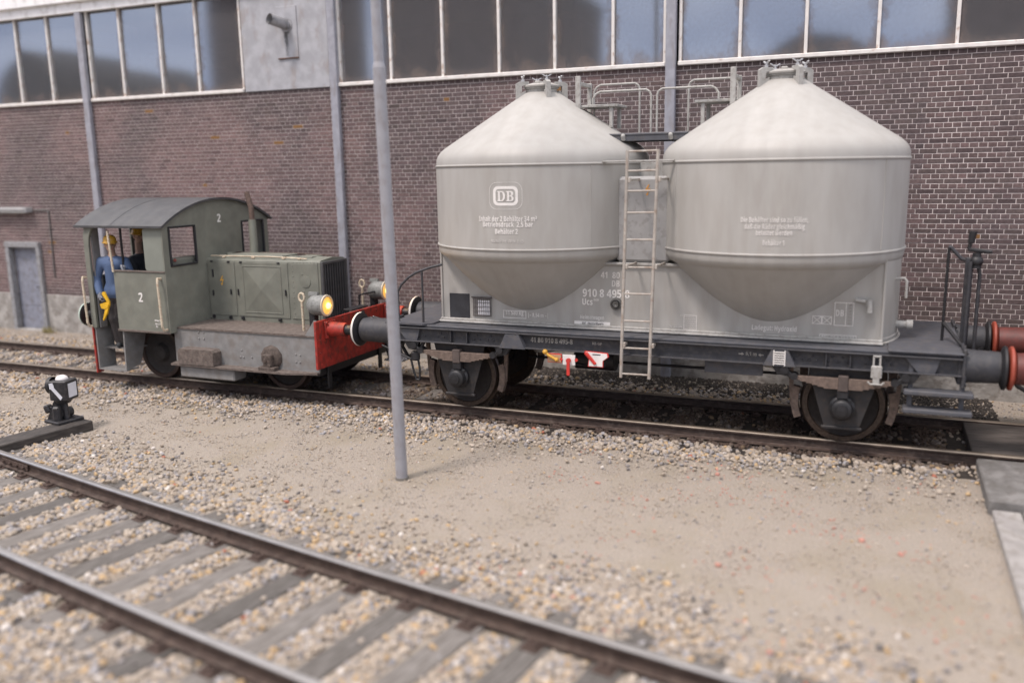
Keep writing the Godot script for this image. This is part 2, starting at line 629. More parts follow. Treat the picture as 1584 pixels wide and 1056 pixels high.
# ---------------------------------------------------------------- factory hall
func build_hall() -> void:
	var hall := thing("factory_hall", V(-5, GROUND, -5), "long purple-brown brick factory hall with a band of dirty steel-framed windows", "building")
	var mortar := M("mortar", Color(0.53, 0.475, 0.455), 0.95, 0.0, {"var": 0.15, "scale": 0.6})
	var concrete := M("plinth_concrete", Color(0.27, 0.255, 0.235), 0.92, 0.0, {"c2": Color(0.40, 0.385, 0.36), "scale": 0.5, "dc": Color(0.15, 0.13, 0.11), "da": 0.5, "dscale": 0.5, "bump": 0.6})
	var X0 := -20.0
	var X1 := 9.5
	var Y0 := 0.69
	var Y1 := 4.945
	# wall with the bricks in front of the mortar bed; an opening for the door
	var wall := MB.new()
	var dx0 := -16.0
	var dx1 := -15.06
	var dy := 1.80
	wall.bb(V(X0, Y0, WALL_Z - 0.36), V(dx0, Y1, WALL_Z - 0.0045))
	wall.bb(V(dx1, Y0, WALL_Z - 0.36), V(X1, Y1, WALL_Z - 0.0045))
	wall.bb(V(dx0, dy, WALL_Z - 0.36), V(dx1, Y1, WALL_Z - 0.0045))
	var wnode := part(hall, "brick_wall", wall, mortar)
	var pl := MB.new()
	pl.bev(V((X0 + dx0) / 2, (Y0 + GROUND - 0.3) / 2, WALL_Z - 0.17), V(dx0 - X0, Y0 - GROUND + 0.3, 0.38), 0.012)
	pl.bev(V((X1 + dx1) / 2, (Y0 + GROUND - 0.3) / 2, WALL_Z - 0.17), V(X1 - dx1, Y0 - GROUND + 0.3, 0.38), 0.012)
	part(hall, "plinth", pl, concrete)
	build_bricks(wnode, X0, X1, Y0, Y1, dx0, dx1, dy)
	build_shell(hall, X0, X1, Y1)
	build_door(hall, dx0, dx1, dy)
	build_windows(hall, Y1)
	build_wall_fittings(hall, Y1)

func build_bricks(wnode: Node3D, X0: float, X1: float, Y0: float, Y1: float, dx0: float, dx1: float, dy: float) -> void:
	var bm := StandardMaterial3D.new()
	bm.resource_name = "brick"
	bm.vertex_color_use_as_albedo = true
	bm.roughness = 0.88
	bm.albedo_texture = noise_tex(Color(0.86, 0.86, 0.86), Color(1, 1, 1), 0.05, 8, 0.2, 0.7)
	bm.uv1_triplanar = true
	bm.uv1_world_triplanar = true
	bm.uv1_scale = Vector3.ONE * 1.3
	var nz := FastNoiseLite.new()
	nz.seed = 12
	nz.frequency = 0.35
	nz.fractal_octaves = 3
	var pitch := 0.0733
	var long := 0.240
	var joint := 0.0115
	var all := []
	var row := 0
	var y := Y0
	while y + pitch <= Y1 + 0.001:
		var header := row % 2 == 1
		var w := long / 2 if header else long
		var x := X0 - (long * 0.25 if header else (long * 0.5 if row % 4 == 2 else 0.0))
		while x < X1:
			var a := maxf(x + joint / 2, X0)
			var b := minf(x + w - joint / 2, X1)
			if b - a > 0.03:
				var by := y + joint * 0.5 + pitch * 0.5
				if by - pitch / 2 < dy and b > dx0 and a < dx1:
					# bricks cut at the door opening
					if a < dx0 - 0.03:
						all.append([a, minf(b, dx0), by])
					if b > dx1 + 0.03:
						all.append([maxf(a, dx1), b, by])
				else:
					all.append([a, b, by])
			x += w
		y += pitch
		row += 1
	var near := []
	for i in all.size():
		var q: Array = all[i]
		var mx: float = (q[0] + q[1]) / 2
		if mx > 3.42 and mx < 4.85 and q[2] > 0.95 and q[2] < 4.9:
			near.append([V(mx, q[2], WALL_Z).distance_to(EYE) - (q[1] - q[0]) * 6.0, i])
	near.sort_custom(func(a, b): return a[0] < b[0])
	var single := {}
	for k in mini(300, near.size()):
		single[near[k][1]] = true
	var rest := MB.new()
	rest.use_c = true
	var shared := {}
	var hgt := pitch - joint
	for i in all.size():
		var q: Array = all[i]
		var cx: float = (q[0] + q[1]) / 2
		var w: float = q[1] - q[0]
		var red: float = clampf(nz.get_noise_2d(cx, q[2]) * 1.6 + (0.55 if cx < -6.7 else (0.15 if cx < -0.33 else -0.15)) + (0.15 if cx < -13 else 0.0), -0.4, 1.0)  # random redness, plus the stronger light on the left bays put into the colour
		var tone := rng.randf_range(0.82, 1.18)
		if rng.randf() < 0.05:
			tone *= 0.78
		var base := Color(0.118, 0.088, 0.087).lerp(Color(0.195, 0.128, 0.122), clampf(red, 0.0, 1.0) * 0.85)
		if rng.randf() < 0.0045:
			base = Color(0.22, 0.115, 0.04)
			tone = 1.0
		var proud := rng.randf_range(-0.0012, 0.0012)
		if single.has(i):
			var key := "%d_%d" % [roundi(w * 1000), rng.randi() % 6]
			if not shared.has(key):
				var m2 := MB.new()
				m2.use_c = true
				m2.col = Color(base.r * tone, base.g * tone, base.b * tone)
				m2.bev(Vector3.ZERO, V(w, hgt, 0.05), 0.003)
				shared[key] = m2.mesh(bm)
			var o := MeshInstance3D.new()
			o.name = "brick"
			o.mesh = shared[key]
			o.position = V(cx, q[2], WALL_Z - 0.025 + proud) - (orgs[wnode] as Vector3)
			wnode.add_child(o, true)
		else:
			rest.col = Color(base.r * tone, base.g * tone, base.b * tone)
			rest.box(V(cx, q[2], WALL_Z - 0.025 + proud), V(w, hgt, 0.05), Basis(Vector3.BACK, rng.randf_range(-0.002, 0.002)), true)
	var ro := part(wnode, "brickwork", rest, bm)
	ro.set_meta("kind", "stuff")

func build_shell(hall: Node3D, X0: float, X1: float, Y1: float) -> void:
	# the closed hall behind the facade, so that daylight enters only through the glass
	var inner := M("hall_inside", Color(0.10, 0.095, 0.09), 0.95, 0.0, {"var": 0.3, "scale": 0.2})
	var zb := -11.0
	var top := 7.35
	var mb := MB.new()
	mb.bb(V(X0, GROUND - 0.3, zb - 0.2), V(X1, top, zb))
	mb.bb(V(X0 - 0.2, GROUND - 0.3, zb - 0.2), V(X0, top, WALL_Z))
	mb.bb(V(X1, GROUND - 0.3, zb - 0.2), V(X1 + 0.2, top, WALL_Z))
	mb.bb(V(X0, GROUND - 0.3, zb), V(X1, GROUND - 0.1, WALL_Z - 0.4))
	part(hall, "inner_shell", mb, inner)
	var steel := M("girder_paint", Color(0.14, 0.14, 0.15), 0.8, 0.0, {"var": 0.2})
	var white := M("fascia_white", Color(0.80, 0.80, 0.80), 0.6, 0.0, {"var": 0.06, "scale": 0.5, "dc": Color(0.42, 0.40, 0.37), "da": 0.35, "dscale": 0.4})
	var rf := MB.new()
	rf.bb(V(X0 - 0.3, top, zb - 0.3), V(X1 + 0.3, top + 0.18, WALL_Z + 0.02))
	part(hall, "roof", rf, M("roof_felt", Color(0.12, 0.12, 0.125), 0.9))
	var fa := MB.new()
	fa.bev(V((X0 + X1) / 2, 6.875, WALL_Z + 0.06), V(X1 - X0, 0.20, 0.10), 0.01)
	fa.bev(V((X0 + X1) / 2, 7.27, WALL_Z + 0.10), V(X1 - X0, 0.60, 0.20), 0.012)
	part(hall, "fascia", fa, white)
	for x in [-16.0, -9.8, -3.5, 3.0]:
		var b := MB.new()
		b.bb(V(x - 0.14, GROUND - 0.1, -7.2), V(x + 0.14, 7.3, -6.9))
		b.bb(V(x - 0.10, 6.6, -10.9), V(x + 0.10, 7.0, WALL_Z - 0.5))
		part(hall, "girder", b, steel)

func build_door(hall: Node3D, dx0: float, dx1: float, dy: float) -> void:
	var grey := M("door_frame_paint", Color(0.27, 0.275, 0.285), 0.6, 0.0, {"var": 0.1, "dc": Color(0.12, 0.09, 0.07), "da": 0.4, "dscale": 1.2})
	var leaf_m := M("door_leaf_paint", Color(0.235, 0.25, 0.30), 0.5, 0.0, {"var": 0.1, "dc": Color(0.16, 0.15, 0.16), "da": 0.55, "dscale": 0.7})
	var fr := MB.new()
	fr.bev(V(dx0 - 0.03, (dy + GROUND) / 2, WALL_Z + 0.01), V(0.12, dy - GROUND, 0.14), 0.01)
	fr.bev(V(dx1 + 0.03, (dy + GROUND) / 2, WALL_Z + 0.01), V(0.12, dy - GROUND, 0.14), 0.01)
	fr.bev(V((dx0 + dx1) / 2, dy + 0.045, WALL_Z + 0.012), V(dx1 - dx0 + 0.18, 0.13, 0.15), 0.01)
	var lf := MB.new()
	lf.bev(V((dx0 + dx1) / 2, (dy + GROUND) / 2, WALL_Z - 0.10), V(dx1 - dx0 - 0.06, dy - GROUND, 0.05), 0.008)
	lf.bev(V((dx0 + dx1) / 2, 0.42, WALL_Z - 0.072), V(dx1 - dx0 - 0.1, 0.03, 0.01), 0.003)
	var d := part(hall, "door", lf, leaf_m)
	part(d, "door_frame", fr, grey)
	var ha := MB.new()
	ha.tube([V(dx1 - 0.14, 0.85, WALL_Z - 0.075), V(dx1 - 0.14, 0.85, WALL_Z - 0.03), V(dx1 - 0.26, 0.85, WALL_Z - 0.03)], 0.011, 8)
	part(d, "door_handle", ha, M("dark_iron", Color(0.03, 0.03, 0.032), 0.6, 0.3))
	var st := MB.new()
	st.bev(V((dx0 + dx1) / 2, GROUND + 0.005, WALL_Z - 0.05), V(dx1 - dx0, 0.05, 0.34), 0.01)
	part(d, "threshold", st, M("plinth_concrete"))

func dirt_image(sd: int, w: int, h: int) -> ImageTexture:
	# dust caked along the edges of a pane and blown over it, with a grain
	var f := FastNoiseLite.new()
	f.seed = sd
	f.frequency = 0.018
	f.fractal_octaves = 4
	var g := FastNoiseLite.new()
	g.seed = sd + 9
	g.frequency = 0.09
	g.fractal_octaves = 3
	var im := Image.create(w, h, false, Image.FORMAT_RGBA8)
	for y in h:
		for x in w:
			var ex := minf(minf(x, w - 1 - x) / (w * 0.20), 1.0)
			var ey := minf((h - 1 - y) / (h * 0.26), 1.0)
			var d := 1.0 - Vector2(1.0 - ex, 1.0 - ey).length()
			var a := 0.42 - d * 0.95 + f.get_noise_2d(x, y) * 0.45 + g.get_noise_2d(x, y) * 0.22
			a = 0.05 + 0.55 * smoothstep(-0.25, 0.8, a) + 0.05 * g.get_noise_2d(x * 2.0, y * 2.0)
			var t := 0.5 + 0.5 * f.get_noise_2d(x * 0.6 + 300, y * 0.6)
			im.set_pixel(x, y, Color(0.47 + 0.12 * t, 0.44 + 0.09 * t, 0.45 + 0.03 * t, a))
	return ImageTexture.create_from_image(im)

func build_windows(hall: Node3D, Y1: float) -> void:
	var frame := M("window_frame_paint", Color(0.68, 0.655, 0.62), 0.55, 0.0, {"var": 0.06, "dc": Color(0.30, 0.15, 0.075), "da": 0.6, "dlo": 0.66, "dhi": 0.82, "dscale": 0.45, "dfreq": 0.03})
	var glass := StandardMaterial3D.new()
	glass.resource_name = "window_glass"
	glass.transparency = BaseMaterial3D.TRANSPARENCY_ALPHA
	glass.albedo_color = Color(0.66, 0.68, 0.70, 0.25)
	glass.roughness = 0.06
	glass.metallic = 0.85
	glass.metallic_specular = 0.5
	var dirts := []
	for k in 4:
		var m := StandardMaterial3D.new()
		m.resource_name = "pane_dust"
		m.transparency = BaseMaterial3D.TRANSPARENCY_ALPHA
		m.albedo_texture = dirt_image(50 + k * 7, 96, 160)
		m.roughness = 0.9
		m.metallic_specular = 0.2
		dirts.append(m)
	var bays := [
		[-19.50, -13.13, [-18.3, -17.2, -16.1, -15.016, -14.056]],
		[-12.90, -8.84, [-11.981, -10.92, -9.971]],
		[-6.64, -0.42, [-5.517, -4.456, -3.36, -2.332, -1.311]],
		[-0.22, 6.05, [0.741, 1.724, 2.745, 3.795, 4.85]],
	]
	var top := 6.85
	for b in bays:
		var fr := MB.new()
		var xa: float = b[0]
		var xb: float = b[1]
		fr.bev(V((xa + xb) / 2, Y1 + 0.035, WALL_Z - 0.01), V(xb - xa, 0.07, 0.14), 0.012)
		fr.bev(V((xa + xb) / 2, top, WALL_Z - 0.03), V(xb - xa, 0.06, 0.08), 0.008)
		fr.bev(V(xa + 0.025, (Y1 + top) / 2, WALL_Z - 0.031), V(0.05, top - Y1, 0.08), 0.008)
		fr.bev(V(xb - 0.025, (Y1 + top) / 2, WALL_Z - 0.031), V(0.05, top - Y1, 0.08), 0.008)
		var w := part(hall, "window_band", fr, frame)
		for x in b[2]:
			var mu := MB.new()
			mu.bev(V(x, (Y1 + top) / 2 + 0.03, WALL_Z - 0.032), V(0.05, top - Y1 - 0.08, 0.075), 0.006)
			part(w, "mullion", mu, frame)
		var edges: Array = [xa] + b[2] + [xb]
		for k in edges.size() - 1:
			var x0: float = edges[k]
			var x1: float = edges[k + 1]
			var tilt := rng.randf_range(-0.006, 0.006)
			var tilt2 := rng.randf_range(-0.006, 0.006)
			var z := WALL_Z - 0.05
			var g := MB.new()
			g.quad(V(x0, Y1, z - tilt - tilt2), V(x1, Y1, z + tilt - tilt2), V(x1, top, z + tilt + tilt2), V(x0, top, z - tilt + tilt2))
			part(w, "pane", g, glass)
			var d := MB.new()
			var zz := z + 0.014
			d.uvquad(V(x0, Y1, zz), V(x1, Y1, zz), V(x1, top, zz), V(x0, top, zz))
			part(w, "pane_dust", d, dirts[rng.randi() % 4])

func build_wall_fittings(hall: Node3D, Y1: float) -> void:
	var blue := M("column_paint", Color(0.30, 0.305, 0.34), 0.5, 0.0, {"var": 0.1, "dc": Color(0.20, 0.17, 0.15), "da": 0.4, "dscale": 0.9, "dstretch": V(1, 0.25, 1)})
	for x in [-19.45, -13.015, -6.71, -0.33, 6.15]:
		var c := MB.new()
		c.bev(V(x, (GROUND + 6.86) / 2 - 0.1, WALL_Z + 0.05), V(0.165, 6.86 - GROUND + 0.2, 0.10), 0.012)
		part(hall, "column", c, blue)
	# sheet-metal panel with the exhaust outlet
	var pm := M("panel_paint", Color(0.36, 0.365, 0.385), 0.55, 0.0, {"var": 0.08, "scale": 0.5, "dc": Color(0.26, 0.21, 0.18), "da": 0.5, "dlo": 0.55, "dhi": 0.85, "dscale": 0.35, "dstretch": V(1, 0.5, 1)})
	var p := MB.new()
	p.bev(V(-7.815, 5.915, WALL_Z + 0.0), V(1.98, 1.93, 0.07), 0.008)
	var pn := part(hall, "metal_panel", p, pm)
	var a := MB.new()
	a.bev(V(-7.72, 6.0, WALL_Z + 0.042), V(0.46, 0.94, 0.02), 0.006)
	part(pn, "access_plate", a, pm)
	var r := MB.new()
	r.bev(V(-7.72, 5.525, WALL_Z + 0.05), V(0.47, 0.02, 0.03), 0.004)
	part(pn, "drip_ledge", r, M("rusty_edge", Color(0.12, 0.06, 0.035), 0.9))
	var e := MB.new()
	var e0 := V(-7.72, 6.13, WALL_Z + 0.05)
	var e1 := V(-7.83, 6.20, WALL_Z + 0.42)
	e.cyl(e0, e1, 0.10, 0.10, 20, false)
	e.cyl(e1, e0, 0.085, 0.085, 20, false)
	e.cyl(e0 - V(0, 0, 0.02), e0 + V(0, 0, 0.02), 0.13, -1, 20)
	part(pn, "exhaust_outlet", e, M("outlet_paint", Color(0.33, 0.33, 0.34), 0.55, 0.2, {"var": 0.15, "dc": Color(0.03, 0.03, 0.03), "da": 0.6}))
	# soot below the outlet
	var so := MB.new()
	so.uvquad(V(-7.84, 5.56, WALL_Z + 0.0535), V(-7.64, 5.56, WALL_Z + 0.0535), V(-7.64, 6.06, WALL_Z + 0.0535), V(-7.84, 6.06, WALL_Z + 0.0535))
	var im := Image.create(48, 96, false, Image.FORMAT_RGBA8)
	var nf := FastNoiseLite.new()
	nf.frequency = 0.06
	for y in 96:
		for x in 48:
			var dd := absf(x - 24.0 + nf.get_noise_2d(x, y) * 8.0) / 20.0
			var al := clampf(1.0 - dd - y / 150.0 + nf.get_noise_2d(x * 3.0, y * 1.2) * 0.5, 0.0, 1.0)
			im.set_pixel(x, y, Color(0.12, 0.11, 0.11, al * 0.7))
	var sm := StandardMaterial3D.new()
	sm.resource_name = "soot"
	sm.transparency = BaseMaterial3D.TRANSPARENCY_ALPHA
	sm.albedo_texture = ImageTexture.create_from_image(im)
	sm.roughness = 1.0
	part(pn, "soot_stain", so, sm)
	# unlit tube lamp over the door with its conduit
	var lt := thing("wall_lamp", V(-15.75, 2.636, WALL_Z), "unlit grey tube lamp mounted above the blue-grey steel door", "lamp")
	var grey := M("lamp_housing", Color(0.34, 0.34, 0.34), 0.5, 0.0, {"var": 0.08})
	var h := MB.new()
	h.bev(V(-15.78, 2.66, WALL_Z + 0.10), V(1.28, 0.09, 0.20), 0.02)
	part(lt, "housing", h, grey)
	var df := MB.new()
	df.bev(V(-15.78, 2.60, WALL_Z + 0.10), V(1.22, 0.05, 0.16), 0.015)
	part(lt, "diffuser", df, M("lamp_diffuser", Color(0.42, 0.42, 0.41), 0.35, 0.0, {"var": 0.05}))
	var cp := MB.new()
	cp.bev(V(-15.12, 2.64, WALL_Z + 0.10), V(0.05, 0.12, 0.19), 0.015)
	part(lt, "end_cap", cp, grey)
	var co := MB.new()
	co.tube([V(-15.1, 2.64, WALL_Z + 0.02), V(-14.62, 2.64, WALL_Z + 0.02), V(-14.59, 2.61, WALL_Z + 0.02), V(-14.62, 1.10, WALL_Z + 0.02)], 0.016, 8)
	part(lt, "conduit", co, M("conduit_grey", Color(0.13, 0.125, 0.12), 0.7))

# unseen blocks behind the camera, added to put dark shapes into the panes
func build_opposite() -> void:
	var m := M("shed_brick", Color(0.085, 0.06, 0.055), 0.9, 0.0, {"var": 0.3, "scale": 0.2})
	var roof := M("shed_roof", Color(0.05, 0.05, 0.055), 0.9, 0.0, {"var": 0.2, "scale": 0.2})
	var kinds := [
		[-65.5, 40.0, 4.4, 14.2, 1, "added_arch_block", "dark block with an arched top, unseen, added for the pane reflections"],
		[-45.0, 42.0, 1.6, 24.0, 2, "added_slim_block", "slim dark upright block, unseen, added as a dark shape in the panes"],
		[-52.0, 46.0, 7.0, 10.4, 0, "added_low_block", "low dark workshop with a pitched roof, unseen, added for its mirror image in the panes"],
		[-26.0, 40.0, 6.0, 22.0, 0, "added_tall_block", "tall dark block with a steep roof, unseen, added to darken the panes by reflection"],
		[-1.5, 44.0, 4.0, 11.5, 1, "added_small_arch", "small dark block with an arched top, unseen, added for the pane reflections above the silo wagon"],
		[12.5, 40.0, 6.0, 20.0, 2, "added_square_block", "square dark block, unseen, added for the pane reflections near the crossing"],
	]
	for q in kinds:
		var t := thing(q[5], V(q[0], GROUND, q[1]), q[6], "building")
		var mb := MB.new()
		var ew: float = q[3] * (0.72 if q[4] < 2 else 1.0)
		mb.bb(V(q[0] - q[2], GROUND - 0.3, q[1]), V(q[0] + q[2], ew, q[1] + 14.0))
		part(t, "wall", mb, m)
		var p := PackedVector2Array()
		if q[4] == 1:
			for k in 15:
				var an := PI * k / 14
				p.append(Vector2(q[0] + cos(an) * (q[2] + 0.3), ew + sin(an) * q[3] * 0.28))
		elif q[4] == 0:
			p = PackedVector2Array([Vector2(q[0] - q[2] - 0.4, ew), Vector2(q[0] + q[2] + 0.4, ew), Vector2(q[0], q[3])])
		else:
			p = PackedVector2Array([Vector2(q[0] - q[2] - 0.3, ew), Vector2(q[0] + q[2] + 0.3, ew), Vector2(q[0] + q[2] + 0.3, ew + 0.5), Vector2(q[0] - q[2] - 0.3, ew + 0.5)])
		var r := MB.new()
		r.prism(p, q[1] - 0.4, q[1] + 14.4)
		part(t, "roof", r, roof)
		var g := MB.new()
		g.bb(V(q[0] - 1.6, GROUND, q[1] - 0.05), V(q[0] + 1.6, 4.6, q[1] + 0.02))
		part(t, "gate", g, M("shed_gate", Color(0.03, 0.05, 0.045), 0.8))

# ---------------------------------------------------------------- crossing slabs beside the track
func build_crossing() -> void:
	var cm := M("slab_concrete", Color(0.125, 0.12, 0.114), 0.9, 0.0, {"c2": Color(0.205, 0.198, 0.19), "scale": 0.6, "dc": Color(0.09, 0.08, 0.07), "da": 0.5, "dscale": 0.8, "bump": 0.5})
	var cl := M("slab_concrete_light", Color(0.25, 0.235, 0.225), 0.9, 0.0, {"c2": Color(0.325, 0.31, 0.295), "scale": 0.6, "dc": Color(0.17, 0.15, 0.13), "da": 0.4, "dscale": 0.8, "bump": 0.5})
	var dk := M("crossing_timber", Color(0.055, 0.047, 0.042), 0.85, 0.0, {"c2": Color(0.10, 0.088, 0.08), "scale": 1.0, "stretch": V(0.4, 2, 4)})
	var t := thing("crossing_slab", V(5.5, GROUND, 1.56), "dark grey concrete slab butting against the rail beside the wagon", "slab")
	var mb := MB.new()
	mb.bev(V(5.60, -0.13, 1.565), V(2.96, 0.20, 1.42), 0.018)
	part(t, "slab", mb, cm)
	var t2 := thing("paving_slab", V(5.6, GROUND, 4.5), "pale concrete paving slab lying lower than the dark crossing slab", "slab")
	var m2 := MB.new()
	m2.bev(V(4.28, -0.17, 4.55), V(0.26, 0.10, 4.5), 0.012)
	part(t2, "kerb_stone", m2, cl)
	for k in 3:
		var m3 := MB.new()
		m3.bev(V(5.76, -0.165, 3.04 + 1.52 * k), V(2.66, 0.11, 1.50), 0.012)
		part(t2, "slab", m3, cl)
	var t3 := thing("crossing_plank_deck", V(5.5, GROUND, 0.0), "dark timber deck filling the crossing between the two rails", "deck")
	for k in 5:
		var m4 := MB.new()
		m4.bev(V(5.52, -0.10, -0.54 + 0.27 * k), V(2.86, 0.16, 0.262), 0.01)
		part(t3, "plank", m4, dk)

# ---------------------------------------------------------------- silo wagon
const TR := 1.505
const PZ := 0.70
const TLX := -1.555
const TRX := 1.725

func wheelset(t: Node3D, x: float, r: float, dark: Material, tyre_m: Material, half := 0.7525) -> void:
	var ax := MB.new()
	ax.cyl(V(x, r, -half), V(x, r, half), 0.08, -1, 14)
	part(t, "axle", ax, dark)
	for s in [-1.0, 1.0]:
		var xf := Transform3D(Basis(Vector3.RIGHT, PI / 2 * s), V(x, r, s * half))
		var w := MB.new()
		# local y points outwards
		w.lathe(xf, [Vector2(0.0, -0.09), Vector2(0.12, -0.09), Vector2(0.13, -0.03), Vector2(r - 0.13, -0.015), Vector2(r - 0.08, -0.06)], 32)
		w.lathe(xf, [Vector2(r - 0.065, 0.05), Vector2(r - 0.12, 0.012), Vector2(0.16, 0.03), Vector2(0.12, 0.10), Vector2(0.0, 0.105)], 32)
		var wn := part(t, "wheel", w, dark)
		var ty := MB.new()
		ty.lathe(xf, [Vector2(r - 0.09, -0.07), Vector2(r + 0.026, -0.065), Vector2(r + 0.028, -0.045), Vector2(r + 0.004, -0.028), Vector2(r - 0.001, 0.06), Vector2(r - 0.008, 0.068), Vector2(r - 0.065, 0.068), Vector2(r - 0.075, 0.045), Vector2(r - 0.09, -0.07)], 48, 0, TAU, 0.9)
		part(wn, "tyre", ty, tyre_m)

func buffer(t: Node3D, base: Vector3, face_x: float, house_r: float, plate_r: float, house_m: Material, plunger_m: Material, plate_m: Material, rim_m: Material = null, frac := 0.6) -> void:
	var s := signf(face_x - base.x)
	var xf := Transform3D(Basis(Vector3.BACK, -PI / 2 * s), base)  # local y outwards
	var L := absf(face_x - base.x)
	var h := MB.new()
	h.bev(base + V(s * 0.018, 0, 0), V(0.036, house_r * 2.5, house_r * 2.5), 0.008)
	h.lathe(xf, [Vector2(house_r * 1.12, 0.03), Vector2(house_r * 1.06, L * 0.2), Vector2(house_r, L * (frac - 0.04)), Vector2(house_r * 0.98, L * frac), Vector2(0.0, L * frac)], 28)
	for q in [[1, 1], [1, -1], [-1, 1], [-1, -1]]:
		h.cyl(base + V(s * 0.03, q[0] * house_r * 1.02, q[1] * house_r * 1.02), base + V(s * 0.055, q[0] * house_r * 1.02, q[1] * house_r * 1.02), 0.02, -1, 6)
	var b := part(t, "buffer", h, house_m)
	var p := MB.new()
	p.lathe(xf, [Vector2(house_r * 0.72, L * (frac - 0.02)), Vector2(house_r * 0.72, L - 0.06)], 24)
	part(b, "plunger", p, plunger_m)
	var d := MB.new()
	d.lathe(xf, [Vector2(house_r * 0.6, L - 0.085), Vector2(house_r * 0.95, L - 0.075), Vector2(plate_r - 0.01, L - 0.05), Vector2(plate_r, L - 0.042), Vector2(plate_r, L - 0.018), Vector2(plate_r - 0.012, L - 0.008), Vector2(plate_r * 0.6, L - 0.002), Vector2(0.0, L)], 36)
	part(b, "plate", d, plate_m)
	if rim_m:
		var rm := MB.new()
		rm.lathe(xf, [Vector2(plate_r + 0.001, L - 0.040), Vector2(plate_r + 0.003, L - 0.018), Vector2(plate_r - 0.008, L - 0.004), Vector2(plate_r - 0.05, L + 0.0)], 36)
		part(b, "rim", rm, rim_m)

